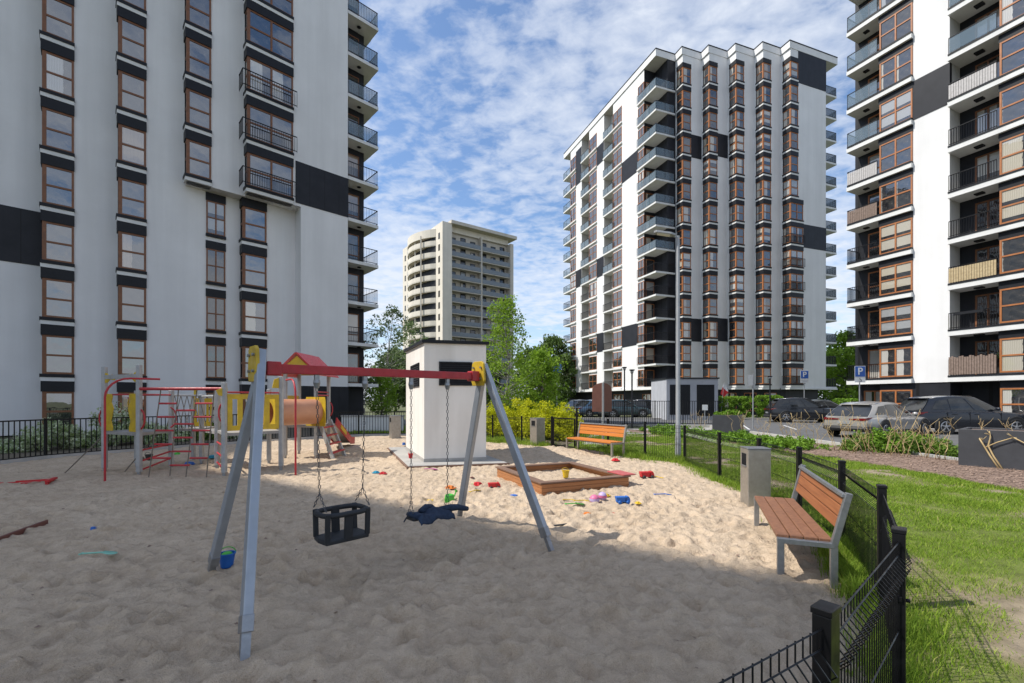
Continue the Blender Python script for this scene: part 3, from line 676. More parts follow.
sl = MB(); fbox(sl, fr, 0.0, 8.6, 0.0, 1.58, -0.2, 0.0); fbox(sl, fr, 9.0, 17.6, 0.0, 1.58, -0.2, 0); slm = sl.mesh('balcony', ['tan_plaster'])
pm('grey_blue_panel', (0.22, 0.25, 0.28), (0.17, 0.19, 0.22), 1.5, 0.6)
rl = MB(); fbox(rl, fr, 0.05, 8.55, -0.04, 0.02, 0.05, 1.05); fbox(rl, fr, 9.05, 17.55, -0.04, 0.02, 0.05, 1.05); rlm = rl.mesh('parapet_panel', 'grey_blue_panel')
dv = MB(); fbox(dv, fr, 8.6, 9.0, 0.0, 1.6, 0, HBt-2.2); dv.build('party_wall', ['tan_plaster'], t4)
kws = [Kit(flat_window(1.5, 2.1 if k % 2 else 1.7, 1, 1, 0.5, 0.06, 0.12), FR(fr.p(0.6+2.85*k+(0.5 if k > 2 else 0), 1.6), ax, ay), ['dark_trim'], 'pane_far') for k in range(6)]
for j in range(1, NB):
    z = FB*j+0.6; b_ = obj('balcony', slm, t4, (0, 0, z)); obj('parapet_panel', rlm, b_)
    for k in kws: k.put(t4, z)
# curved balcony side (left face): s runs back along ay, bulging to -ax
def arc(s0, s1, bulge, n=14): return [(s0+(s1-s0)*k/n, bulge*math.sin(PI*k/n)**0.8) for k in range(n+1)]
pa = arc(3.0, 19.0, 3.2)
fo = lambda s, t: fr.p(-2.6-t, s)
cs = MB(); poly = [l2(fo(s, t+0.02)) for s, t in pa]+[l2(fo(19, -0.5)), l2(fo(3, -0.5))]
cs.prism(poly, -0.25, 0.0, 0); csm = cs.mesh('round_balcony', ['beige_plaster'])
cr = MB()
for k in range(len(pa)-1):
    if k < 9: cr.bar(fo(pa[k][0], pa[k][1])+Vector((0, 0, 0.5)), fo(pa[k+1][0], pa[k+1][1])+Vector((0, 0, 0.5)), 0.1, 1.1)
crm = cr.mesh('round_parapet', 'beige_plaster')
cg = MB()
for k in range(9, len(pa)-1): cg.bar(fo(pa[k][0], pa[k][1])+Vector((0, 0, 0.5)), fo(pa[k+1][0], pa[k+1][1])+Vector((0, 0, 0.5)), 0.05, 0.95)
cgm = cg.mesh('glass_screen', 'rail_glass')
cw = MB(); cw.prism([l2(fo(s, t*0.55)) for s, t in pa]+[l2(fo(19, -0.4)), l2(fo(3, -0.4))], 0, HBt-2.6, 0); cw.build('rounded_wall', ['cladding'], t4)
ct = MB(); ct.prism([l2(fo(s, t+0.05)) for s, t in pa]+[l2(fo(19, -0.5)), l2(fo(3, -0.5))], HBt-3.6, HBt-1.6, 0); ct.build('round_attic', ['beige_plaster'], t4)
kS = Kit(flat_window(0.8, 1.5, 1, 1, 0.9, 0.05, 0.1), FR(fr.p(-2.6, 1.6), -ay, ax), ['dark_trim'], 'pane_far', 'stair_window')
pr_ = MB()
for s in (6.2, 9.8, 13.4): pr_.bar(fo(s, 2.55)+Vector((0, 0, 0)), fo(s, 2.55)+Vector((0, 0, HBt-3)), 0.3, 0.3, 0, (1, 0, 0))
pr_.build('balcony_column', ['beige_plaster'], t4)
for j in range(1, NB):
    z = FB*j+0.6
    if j < NB: b_ = obj('round_balcony', csm, t4, (0, 0, z)); obj('round_parapet', crm, b_); obj('glass_screen', cgm, b_)
    kS.put(t4, z)
kS2 = Kit(flat_window(0.8, 1.5, 1, 1, 0.9, 0.05, 0.1), FR(fr.p(-2.6, 23.0), -ay, ax), ['dark_trim'], 'pane_far', 'stair_window')
for j in range(1, NB): kS2.put(t4, FB*j+0.6)

# ---- unseen tower added left of the view, shaped so its shadow covers the near sand
SH = (36.2, 2.9)
Q1 = Vector((-8.0-SH[0], 11.5-SH[1], 0)); Q2 = Vector((3.2-SH[0], 4.1-SH[1], 0))
t5 = thing('apartment_tower', 'white tower added out of view to the left to shade the near sand', 'building', Q1)
e = (Q2-Q1).normalized(); q3 = Q2-Q1+Vector((-0.56, -0.83, 0))*14; q5 = Vector((-0.35, 0.94, 0))*19
w = MB(); w.prism([(0, 0), l2(Q2-Q1), l2(q3), (-24, -19), (-26, 17), l2(q5)], 0, 46.0, 0); w.build('wall', ['plaster'], t5)
w = MB(); w.prism([(-0.05, 0.05), l2(Q2-Q1+e*0.05), l2(q3), (-24, -19.1), (-26.1, 17.1), l2(q5+Vector((0, 0.1, 0)))], 46.002, 46.25, 0); w.build('roof_edge', ['dark_trim'], t5)
nn_ = Vector((-e.y, e.x, 0))
for k in range(4):
    kk = Kit(flat_window(1.8, 1.9, 2, 2, 0.3, 0.08), FR(e*(1.5+3.0*k+1.8), -e, -nn_), WM, 'pane')
    for j in range(15): kk.put(t5, 1.2+FH*j)
# ------------------------------------------------------------------ ground
mb = MB(); mb.add([(-700, -300, -0.07), (700, -300, -0.07), (700, 1200, -0.07), (-700, 1200, -0.07)], [(0, 1, 2, 3)]); struct('ground', mb, ['far_green'])
FENCE = [(-0.2, 0.80), (1.116, 1.6), (2.21, 2.57), (3.18, 3.87), (3.98, 5.43), (4.46, 6.99), (4.72, 8.6), (4.70, 10.2), (4.95, 12.9)]
FENCE2 = [(4.95, 12.9), (4.05, 13.7), (3.35, 15.7), (2.3, 16.0)]
GATE = [(2.3, 16.0), (1.53, 17.2)]
FENCE3 = [(1.53, 17.2), (0.4, 18.6), (-0.85, 19.8), (-2.6, 21.2), (-4.4, 22.2)]
FENCEL = [(-14.6, 9.6), (-14.3, 12.5), (-14.2, 13.7), (-13.5, 15.0), (-12.2, 17.2), (-10.8, 19.0), (-9.3, 20.8), (-7.6, 22.3), (-5.9, 22.6), (-4.4, 22.2)]
SANDP = FENCE+FENCE2[1:]+GATE[1:]+FENCE3[1:]+FENCEL[::-1][1:]+[(-14.6, 0.3)]
SANDI = [(p[0]-0.25, p[1]) if p in FENCE[3:] else p for p in SANDP]
# sand: one sheet with footprints and scuffed hollows, finer where people look at it from near
def sand_h(x, y):
    h = 0.10*(fbm(x*0.35+3, y*0.35, 5, 3)-0.45)
    wx = x+0.35*(fbm(x*1.1, y*1.1, 21, 2)-.4); wy = y+0.35*(fbm(x*1.1+9, y*1.1, 25, 2)-.4)
    n = fbm(wx*2.6, wy*3.4, 31, 3); h = h-0.05*(np.abs(n-0.44)*2-0.2)
    n = fbm(wx*3.3+5, wy*4.6, 45, 3); h = h-0.068*(np.abs(n-0.44)*2-0.2)
    n = fbm(wx*6.5, wy*8.5, 41, 2); h = h-0.092*(np.abs(n-0.36)*2-0.2)
    return h
def grid(xs, ys):
    X, Y = np.meshgrid(xs, ys); n, m_ = X.shape; idx = np.arange(n*m_).reshape(n, m_)
    Fc = np.stack([idx[:-1, :-1], idx[:-1, 1:], idx[1:, 1:], idx[1:, :-1]], -1).reshape(-1, 4)
    return X.ravel(), Y.ravel(), Fc
def steps(bps):
    out = []
    for (a_, b_, s) in bps: out += list(np.arange(a_, b_-1e-6, s))
    return np.array(out+[bps[-1][1]])
xs = steps([(-15, -6, 0.075), (-6, 5.2, 0.033)]); ys = steps([(0.3, 8, 0.03), (8, 14, 0.07), (14, 23.2, 0.11)])
X, Y, Fc = grid(xs, ys)
H = sand_h(X, Y).reshape(len(ys), len(xs))
for q in range(3400):          # footprints: oval hollows with a soft rim
    px_ = RNG.uniform(-14, 4.6); py_ = RNG.uniform(1, 20) if q % 2 else RNG.uniform(1.5, 9); a_ = RNG.uniform(0, PI); la, lb = RNG.uniform(0.10, 0.17), RNG.uniform(0.055, 0.09); dp = RNG.uniform(0.016, 0.048)
    i0, i1 = np.searchsorted(xs, [px_-0.5, px_+0.5]); j0, j1 = np.searchsorted(ys, [py_-0.5, py_+0.5])
    if i1 <= i0 or j1 <= j0: continue
    xx, yy = np.meshgrid(xs[i0:i1]-px_, ys[j0:j1]-py_); uu = (xx*math.cos(a_)+yy*math.sin(a_))/la; vv = (-xx*math.sin(a_)+yy*math.cos(a_))/lb
    r2 = uu*uu+vv*vv; H[j0:j1, i0:i1] += dp*(-np.exp(-r2**1.5)+0.55*np.exp(-((np.sqrt(r2)-1.5)/0.4)**2))
H = H.ravel(); inside = inpoly(X, Y, SANDP); dist = polydist(X, Y, SANDP)
fade = np.where(inside, np.clip(dist/0.5, 0, 1), 0); H = np.maximum(H*fade*0.85*(1+0.12*np.clip((6.0-Y)/2.0, 0, 1))+0.045*fade, -0.05)
H = H-np.where(inside, 0, np.clip(dist*0.5, 0, 0.1))
for hx_, hy_ in ((-1.69, 4.47), (-0.95, 5.2)): H -= 0.05*np.exp(-(((X-hx_)/0.55)**2+((Y-hy_)/0.45)**2))
H += 0.16*np.exp(-(((X-1.2)/1.0)**2+((Y-15.3)/0.8)**2))     # a low heap of sand by the far bench
keepv = inside | (dist < 0.25)
Fk = Fc[keepv[Fc].all(1)]
me = np_mesh('sand', np.stack([X, Y, H], 1), Fk, ['sand'], smooth=True); sand_o = obj('sand', me); sand_o['kind'] = 'structure'
from mathutils.bvhtree import BVHTree
_xs, _ys, _H = xs, ys, H.reshape(len(ys), len(xs))
def sz(x, y):
    i = min(max(np.searchsorted(_xs, x), 0), len(_xs)-1); j = min(max(np.searchsorted(_ys, y), 0), len(_ys)-1); return float(_H[j, i])
# lawn: right of the fence up to the mulch bed, and behind the playground
BED = [(10.0, 5.5), (9.9, 9.0), (10.0, 12.0), (9.4, 15.5), (8.9, 19.0), (8.6, 22.0), (6.5, 24.5), (6.8, 26.5), (9.8, 26.3), (11.4, 22.5), (12.4, 18), (12.8, 14), (13.0, 10), (13.0, 5.5)]
LAWN = FENCE+FENCE2[1:]+[(2.6, 19.0), (5.0, 23.5), (6.5, 24.5), (8.6, 22.0), (8.9, 19.0), (9.4, 15.5), (10.0, 12.0), (9.9, 9.0), (10.0, 5.5), (10, 0.5)]
def bare_at(x, y):
    n = fbm(x*0.55+4, y*0.55+2, 77, 4)*1.05; near = np.clip(1.25-np.hypot((x-4.2)/2.0, (y-3.6)/1.5), 0, 1)
    n2 = fbm(x*1.6, y*1.6, 81, 3); path = np.clip(1-np.abs((x-5.6)-(y-14)*0.05)/1.2, 0, 1)*np.clip((y-9)/3, 0, 1)
    return np.clip((n-0.50)*3.0+near*0.5+(n2-0.45)*2.0+path*0.35, 0, 1)
X, Y, Fc = grid(steps([(0.4, 10.4, 0.07)]), steps([(0.4, 9, 0.06), (9, 25, 0.12)]))
ins = inpoly(X, Y, LAWN); ds = polydist(X, Y, LAWN); kv = ins | (ds < 0.3)
Hl = 0.05*(fbm(X*1.3, Y*1.3, 90, 4)-0.45)+0.012+0.03*np.clip(ds, 0, 1)*ins
Hl = np.where(ins, Hl, Hl-0.2*ds)
Fk = Fc[kv[Fc].all(1)]
me = np_mesh('lawn', np.stack([X, Y, Hl], 1), Fk, ['lawn_soil'], {'bare': bare_at(X, Y)}, True); o = obj('lawn', me); o['kind'] = 'structure'
# back lawn / earth behind the fences
mb = MB(); mb.prism([(-15, 23), (-10, 19.6), (-7.6, 22.4), (-4.4, 22.3), (0.4, 18.7), (1.6, 17.3), (2.6, 19.0), (5.0, 23.5), (4.0, 30.2), (-16, 30.2)], -0.07, 0.004); struct('verge', mb, ['earth'])
mb = MB(); mb.prism([(-25, 23), (-15, 9), (-14.5, 12.5), (-13.6, 15.2), (-10, 19.6), (-15, 23.0), (-16, 30), (-30, 30)], -0.07, 0.006); struct('planting_bed', mb, ['earth'])
mb = MB(); mb.prism(BED, -0.06, 0.05); struct('mulch_bed', mb, ['mulch'])
# paths, road and parking
mb = MB(); mb.prism([(2.3, 16.2), (3.2, 16.2), (5.4, 21.0), (8.0, 24.3), (13.0, 27.2), (13.0, 29.0), (7.0, 27.6), (4.0, 23.0)], -0.06, 0.035); struct('path', mb, ['paving'])
mb = MB(); mb.prism([(13.2, -20), (70, -20), (70, 41), (-10, 43), (-10, 33.5), (4, 33.5), (13.5, 30.5)], -0.065, -0.01); struct('road', mb, ['asphalt'])
mb = MB()
for k in range(9): mb.prism([(14.5+2.9*k, 27.6), (14.62+2.9*k, 27.6), (16.6+2.9*k, 32.2), (16.48+2.9*k, 32.2)], -0.0095, -0.006)
struct('road_marking', mb, ['sign_white'])
mb = MB(); mb.bar((13.1, 5, 0.02), (13.1, 28.3, 0.02), 0.14, 0.16); mb.bar((13.1, 28.3, 0.02), (13.4, 30.4, 0.02), 0.14, 0.16); mb.bar((13.4, 30.4, 0.02), (4, 33.4, 0.02), 0.14, 0.16); struct('kerb', mb, ['kerb_concrete'])
mb = MB(); mb.prism([(-10, 43.2), (12, 42.8), (40, 42), (70, 41.2), (70, 52), (40, 53), (20, 52), (-10, 70)], -0.06, 0.03); struct('front_lawn', mb, ['far_green'])
mb = MB(); mb.prism([(-10, 43.0), (70, 41.0), (70, 41.9), (-10, 43.9)], -0.06, 0.09); struct('pavement', mb, ['paving'])

# ------------------------------------------------------------------ grass blades
def blades(x, y, z, h, w, lean=0.4):
    n = len(x); a_ = RNG.uniform(0, 2*PI, n); t = RNG.uniform(0, 2*PI, n); l = lean*RNG.uniform(0.2, 1.0, n)*h
    bx, by = np.cos(a_)*w/2, np.sin(a_)*w/2; lx, ly = np.cos(t)*l, np.sin(t)*l
    v = np.stack([np.stack([x-bx, y-by, z], 1), np.stack([x+bx, y+by, z], 1), np.stack([x+bx*.6+lx*.35, y+by*.6+ly*.35, z+h*.6], 1), np.stack([x-bx*.6+lx*.35, y-by*.6+ly*.35, z+h*.6], 1), np.stack([x+lx, y+ly, z+h], 1)], 1)
    i = np.arange(n)*5
    f = np.concatenate([np.stack([i, i+1, i+2], 1), np.stack([i, i+2, i+3], 1), np.stack([i+3, i+2, i+4], 1)])
    return v.reshape(-1, 3), f, np.repeat(np.clip(RNG.normal(0.45, 0.2, n), 0, 1), 5)
acc = []
def add_blades(x, y, h, w, lean=0.4, z=None):
    v, f, r = blades(x, y, np.full(len(x), 0.0) if z is None else z, h, w, lean); acc.append((v, f, r))
def sample(n, x0, x1, y0, y1): return RNG.uniform(x0, x1, n), RNG.uniform(y0, y1, n)
for (n, x0, x1, y0, y1, hh, ww) in ((150000, 1.5, 8, 1.8, 6, 0.065, 0.008), (190000, 2.5, 10.2, 6, 13, 0.085, 0.014), (90000, 2.5, 10, 13, 25, 0.09, 0.024)):
    x, y = sample(n, x0, x1, y0, y1); ok = inpoly(x, y, LAWN); x, y = x[ok], y[ok]
    ok = RNG.uniform(0, 1, len(x)) > bare_at(x, y)*1.05; x, y = x[ok], y[ok]
    cl = fbm(x*2.2, y*2.2, 55, 3); add_blades(x, y, hh*RNG.uniform(0.5, 1.2, len(x))*(0.5+1.1*cl), ww, 0.8, np.full(len(x), 0.005))
def along(pts, n, off, spread, hh, ww):
    P = np.array(pts); seg = np.hypot(*(P[1:]-P[:-1]).T); cs_ = np.concatenate([[0], np.cumsum(seg)]); t = RNG.uniform(0, cs_[-1], n)
    k = np.clip(np.searchsorted(cs_, t)-1, 0, len(seg)-1); f = (t-cs_[k])/seg[k]; p = P[k]*(1-f[:, None])+P[k+1]*f[:, None]; d = (P[k+1]-P[k])/seg[k][:, None]
    s = RNG.normal(off, spread, n); x = p[:, 0]-d[:, 1]*s; y = p[:, 1]+d[:, 0]*s
    cl = fbm(x*1.8, y*1.8, 66, 3); ok = RNG.uniform(0.12, 0.62, n) < cl; x, y, cl = x[ok], y[ok], cl[ok]
    add_blades(x, y, hh*RNG.uniform(0.4, 1.1, len(x))*(0.4+1.2*cl), ww, 0.7, np.full(len(x), -0.01))
along(FENCE[2:4], 6000, -0.05, 0.12, 0.20, 0.007); along(FENCE[3:5], 11000, 0.06, 0.10, 0.26, 0.008); along(FENCE[4:], 20000, 0.06, 0.16, 0.17, 0.011); along(FENCE[1:3], 12000, -0.28, 0.14, 0.20, 0.007)
along(FENCE2, 14000, 0.1, 0.3, 0.25, 0.014); along([(1.5, 17.2), (-4, 22)], 9000, 0, 0.3, 0.25, 0.016)
x, y = sample(30000, -9, 5, 20, 30); ok = inpoly(x, y, [(-9, 21.5), (-7.6, 22.6), (-4.4, 22.5), (0.4, 18.9), (3, 20), (5, 23.5), (4, 30), (-9, 30)]); add_blades(x[ok], y[ok], RNG.uniform(.05, .16, ok.sum()), 0.022, .7)
def flush_blades(label):
    global acc
    off = 0; Vs, Fs, Rs = [], [], []
    for v, f, r in acc: Vs.append(v); Fs.append(f+off); Rs.append(r); off += len(v)
    me = np_mesh('grass', np.concatenate(Vs), np.concatenate(Fs), ['grass_blade'], {'rnd': np.concatenate(Rs)}); o = obj('grass', me); tag(o, label, 'grass', kind='stuff'); acc = []
flush_blades('short green grass of the lawn and along the black fence')
# leaves, twigs and pebbles lying on the sand
x, y = sample(900, -13.5, 4.5, 1.2, 19); ok = inpoly(x, y, SANDI); x, y = x[ok], y[ok]; n = len(x); z = np.array([sz(a_, b_) for a_, b_ in zip(x, y)])+.004; a_ = RNG.uniform(0, 2*PI, n); L_ = RNG.uniform(.006, .028, n); wd = L_*RNG.uniform(.3, .8, n); ca, sa_ = np.cos(a_), np.sin(a_)
v = np.stack([np.stack([x-ca*L_, y-sa_*L_, z], 1), np.stack([x-sa_*wd, y+ca*wd, z+L_*.5], 1), np.stack([x+ca*L_, y+sa_*L_, z+L_*.2], 1), np.stack([x+sa_*wd, y-ca*wd, z], 1)], 1).reshape(-1, 3)
tag(obj('sand_litter', np_mesh('sand_litter', v, np.arange(4*n).reshape(-1, 4), ['mulch'])), 'bits of leaf, twig and pebble scattered on the sand', 'litter', kind='stuff')
# chips scattered over the mulch bed
x, y = sample(22000, 8.6, 13, 5.5, 26); ok = inpoly(x, y, BED); x, y = x[ok], y[ok]; n = len(x); a_ = RNG.uniform(0, 2*PI, n); L_ = RNG.uniform(.015, .05, n); wd = RNG.uniform(.006, .016, n)
ca, sa_ = np.cos(a_), np.sin(a_); tl = RNG.uniform(-.3, .5, n); zz = np.full(n, .055)+RNG.uniform(0, .02, n)
v = np.stack([np.stack([x-ca*L_-sa_*wd, y-sa_*L_+ca*wd, zz], 1), np.stack([x-ca*L_+sa_*wd, y-sa_*L_-ca*wd, zz], 1), np.stack([x+ca*L_+sa_*wd, y+sa_*L_-ca*wd, zz+tl*L_], 1), np.stack([x+ca*L_-sa_*wd, y+sa_*L_+ca*wd, zz+tl*L_], 1)], 1).reshape(-1, 3)
me = np_mesh('bark_chips', v, np.arange(4*n).reshape(-1, 4), ['mulch_chip']); tag(obj('bark_chips', me), 'brown bark chips covering the planting bed beside the lawn', 'bark chips', kind='stuff')

# ------------------------------------------------------------------ leaves, shrubs and trees
def leaf_cloud(centers, radii, per, size, flat=0.8, droop=0.0):
    """leaf-sized faces in clumps: centers (n,3), radii (n,)"""
    n = len(centers); idx = np.repeat(np.arange(n), per); k = len(idx)
    d = RNG.normal(0, 1, (k, 3)); d /= np.linalg.norm(d, axis=1)[:, None]; r = RNG.uniform(0.15, 1, k)**0.6
    p = centers[idx]+d*(r*radii[idx])[:, None]*np.array([1, 1, flat])
    p[:, 2] -= droop*RNG.uniform(0, 1, k)*radii[idx]
    u = RNG.normal(0, 1, (k, 3)); u[:, 2] -= 0.3; u /= np.linalg.norm(u, axis=1)[:, None]
    w_ = RNG.normal(0, 1, (k, 3)); w_[:, 2] += 0.8; w_ = np.cross(u, w_); w_ /= np.linalg.norm(w_, axis=1)[:, None]+1e-9
    s = size*RNG.uniform(0.6, 1.3, k)[:, None]
    v = np.stack([p-u*s*.6, p+w_*s*.34, p+u*s*.6, p-w_*s*.34], 1).reshape(-1, 3)
    f = np.arange(4*k).reshape(-1, 4)
    tone = np.clip(RNG.normal(0.42, 0.16, n), 0, 1)[idx]*0.6+RNG.uniform(0, 1, k)*0.4
    return v, f, np.repeat(np.clip(tone, 0, 1), 4)
def limb(mb, p, q, r0, r1, n=5, seg=4, wob=0.06):
    p, q = Vector(p), Vector(q); L = (q-p).length; path = []
    for i in range(seg+1):
        t = i/seg; c_ = p.lerp(q, t)
        if 0 < i < seg: c_ = c_+Vector((random.gauss(0, wob*L*.4), random.gauss(0, wob*L*.4), 0))
        path.append(c_)
    mb.tube(path, [r0+(r1-r0)*i/seg for i in range(seg+1)], n); return path
def tree(loc, h, zb, rad, shape, label, leaf, bark='bark', clumps=110, per=45, lsize=0.16, crad=0.55, tr=0.12, name='tree', group=None, leanx=0, seed=0, top=0.25, cat='tree'):
    random.seed(seed+3); t = thing(name, label, cat, (loc[0], loc[1], 0), 0, group)
    tb = MB(); ctr = []
    topz = h*0.96
    trunk = limb(tb, (0, 0, -0.1), (leanx, 0, topz), tr, tr*0.18, 8, 7, 0.035)
    def tp(z):
        f = max(0, min(0.999, z/topz))*7; i = int(f); return trunk[i].lerp(trunk[i+1], f-i)
    for i in range(clumps):
        f = (i+random.random())/clumps; z = zb+(h-zb)*f**0.9; rr = rad*shape(f); a_ = i*2.399+random.uniform(-.5, .5)
        r = rr*math.sqrt(random.uniform(0.12, 1.0)); b0 = tp(max(zb*0.55, z-r*random.uniform(0.25, 0.7))); q = Vector((b0.x*0+leanx*z/h+math.cos(a_)*r, math.sin(a_)*r, z))
        if i % 2 == 0 or r > rr*0.7: limb(tb, b0, q, max(0.012, tr*0.30*(1-f*0.6)), 0.008, 4, 3, 0.08)
        ctr.append(tuple(q))
    tb.build('trunk', [bark], t, smooth=True)
    v, f, r = leaf_cloud(np.array(ctr), crad*RNG.uniform(0.6, 1.25, len(ctr)), per, lsize, 0.75)
    obj('crown', np_mesh('crown', v, f, [leaf], {'rnd': r}), t); return t
sh_round = lambda f: math.sqrt(max(0.05, 1-(2*f-0.85)**2*0.9))*(0.75+0.25*random.random())
sh_pyr = lambda f: (0.28+0.95*min(f*5, 1)*(1-f)**0.75)*(0.7+0.3*random.random())
def shrub(loc, sx, sy, h, label, leaf, name='shrub', n=70, per=60, lsize=0.07, crad=0.22, group=None, z0=0.0, cat='shrub', stems=10, dome=True):
    t = thing(name, label, cat, (loc[0], loc[1], z0), 0, group); c_ = []; sb = MB()
    for i in range(n):
        a_ = random.uniform(0, 2*PI); r = math.sqrt(random.random()); zt = h*(math.sqrt(max(0.02, 1-r*r*0.85)) if dome else 1)
        c_.append((math.cos(a_)*r*sx, math.sin(a_)*r*sy, max(0.1, zt*random.uniform(0.3, 1.0)-crad*0.5)))
        if i < stems: limb(sb, (math.cos(a_)*r*sx*.25, math.sin(a_)*r*sy*.25, -0.02), c_[-1], 0.014, 0.005, 4, 3, 0.1)
    sb.build('stems', ['bark'], t)
    v, f, r = leaf_cloud(np.array(c_), crad*RNG.uniform(0.7, 1.3, n), per, lsize, 0.8); obj('foliage', np_mesh('foliage', v, f, [leaf], {'rnd': r}), t); return t
# trees
tree(at(506, 23.6), hgt(300, 23.6), 1.3, 1.65, sh_pyr, 'slim pale green birch just right of the white hut, behind the lime bushes', 'leaf_bright', 'birch_bark', 150, 34, 0.12, 0.42, 0.07, 'birch_tree', seed=1)
tree(at(541, 25.5), hgt(352, 25.5), 0.9, 1.5, sh_round, 'bright green round young tree between the birch and the middle tower', 'leaf_bright', 'bark', 100, 40, 0.16, 0.55, 0.08, seed=2)
tree(at(386, 42), hgt(308, 42), 3.2, 2.9, sh_round, 'open blue-green birch between the left tower and the white hut', 'leaf_blue', 'birch_bark', 85, 26, 0.20, 0.55, 0.10, 'birch_tree', seed=3, leanx=0.6)
tree(at(411, 52), hgt(322, 52), 4.0, 2.6, sh_round, 'sparse birch close behind the left corner of the white hut', 'leaf_blue', 'birch_bark', 70, 26, 0.22, 0.6, 0.10, 'birch_tree', seed=4)
tree(at(381, 36), hgt(372, 36), 0.8, 1.6, sh_round, 'small fresh green tree beside the end of the left tower', 'leaf_bright', 'bark', 70, 50, 0.16, 0.45, 0.07, seed=5)
for i, (px, y, py, rad, lf, lb) in enumerate(((553, 78, 338, 5, 'leaf_dark', 'dark green tree in front of the middle tower, tallest of the far clump'), (531, 92, 350, 5, 'leaf_dark', 'dark green tree half hidden by the birch, far behind the bushes'), (566, 95, 358, 5, 'leaf_birch', 'mid green far tree touching the left side of the middle tower'),
        (846, 72, 334, 5.2, 'leaf_bright', 'bright green leafy tree between the middle tower and the right tower'), (833, 84, 352, 5, 'leaf_birch', 'green tree behind the right end balconies of the middle tower'), (868, 80, 352, 5, 'leaf_birch', 'mid green tree behind the left balconies of the right tower'),
        (396, 75, 352, 4.5, 'leaf_dark', 'dark far tree low behind the left birch'), (420, 88, 350, 5, 'leaf_dark', 'dark far tree hidden behind the white hut'), (480, 90, 352, 5, 'leaf_dark', 'dark far tree between hut and birch'))):
    tree(at(px, y), hgt(py, y), 1.2, rad, sh_round, lb, lf, 'bark', 120, 55, 0.42, 1.25, 0.22, seed=20+i, group='trees in the distance')
# lime bushes behind the fence right of the hut
for i, (px, y, w_, py, lb) in enumerate(((497, 22.5, 1.0, 402, 'lime bush nearest the white hut'), (521, 21.8, 1.05, 398, 'lime bush behind the steel bin, tallest of its row'), (545, 20.6, 1.05, 400, 'lime bush between the steel bin and the gate'), (563, 20.2, 0.75, 403, 'lime bush by the gate, right end of its row'), (508, 26, 1.3, 400, 'lime bush in the rear of the row, under the birch'))):
    shrub(at(px, y), w_*1.12, 0.9, hgt(py, y)+.12, 'yellow-green '+lb, 'leaf_lime', 'golden_shrub', 95, 60, 0.085, 0.27, 'yellow-green bushes behind the fence')
shrub(at(536, 28), 1.6, 1.0, 2.6, 'mid green bush behind the yellow-green row', 'leaf_bright', 'shrub', 70, 50, 0.12, 0.35)
# variegated shrubs behind the left fence
for i, (px, y, w_, py, lb) in enumerate(((8, 15.6, 0.8, 440, 'low pale-leaved shrub at the left edge of the photo'), (48, 16.2, 1.25, 417, 'large white-edged dogwood left of the climbing frame'), (84, 17.2, 0.7, 430, 'small pale shrub between dogwood and climbing frame'), (117, 18, 0.95, 398, 'tall pale-leaved shrub seen through the left deck'), (140, 18.5, 0.8, 420, 'pale shrub behind the left platform post'), (165, 19.5, 0.9, 422, 'pale shrub behind the rope net'), (200, 20.5, 0.9, 420, 'dark pale-edged shrub behind the back platform'), (243, 21.5, 0.9, 425, 'pale shrub seen under the yellow slotted panel'))):
    shrub(at(px, y), w_, 0.7, hgt(py, y), lb, 'leaf_pale' if i != 6 else 'leaf_birch', 'dogwood_shrub', 60, 60, 0.085, 0.24, 'pale shrubs along the left fence')
# hedges before the middle tower
def hedge(x0, x1, y, d, h, label):
    t = thing('hedge', label, 'hedge', ((x0+x1)/2, y, 0), 0, 'clipped hedges before the middle tower'); n = 130
    c_ = np.stack([RNG.uniform(-(x1-x0)/2, (x1-x0)/2, n), RNG.uniform(-d/2, d/2, n), RNG.uniform(0.1, h-0.12, n)], 1)
    k = n//2; side = RNG.integers(0, 2, k); c_[:k, 2] = np.where(side, h-0.1, c_[:k, 2]); c_[:k, 1] = np.where(side, c_[:k, 1], -d/2)
    v, f, r = leaf_cloud(c_, np.full(n, 0.28), 60, 0.12, 0.7); obj('foliage', np_mesh('foliage', v, f, ['leaf_lime' if False else 'leaf_cover'], {'rnd': r}), t)
    s = MB()
    for q in range(8): limb(s, ((x1-x0)*(q/7-.5)*.9, 0, 0), ((x1-x0)*(q/7-.5)*.9, 0, h*.7), .03, .015, 5, 3)
    s.build('stems', ['bark'], t)
hedge(20.1, 23.1, 44, 1.2, hgt(397, 44), 'clipped green hedge right of the grey utility building'); hedge(23.8, 26.2, 44, 1.2, hgt(396, 44), 'clipped green hedge left of the black car'); hedge(33.5, 37, 47, 1.2, 1.9, 'clipped hedge between middle tower and right tower')
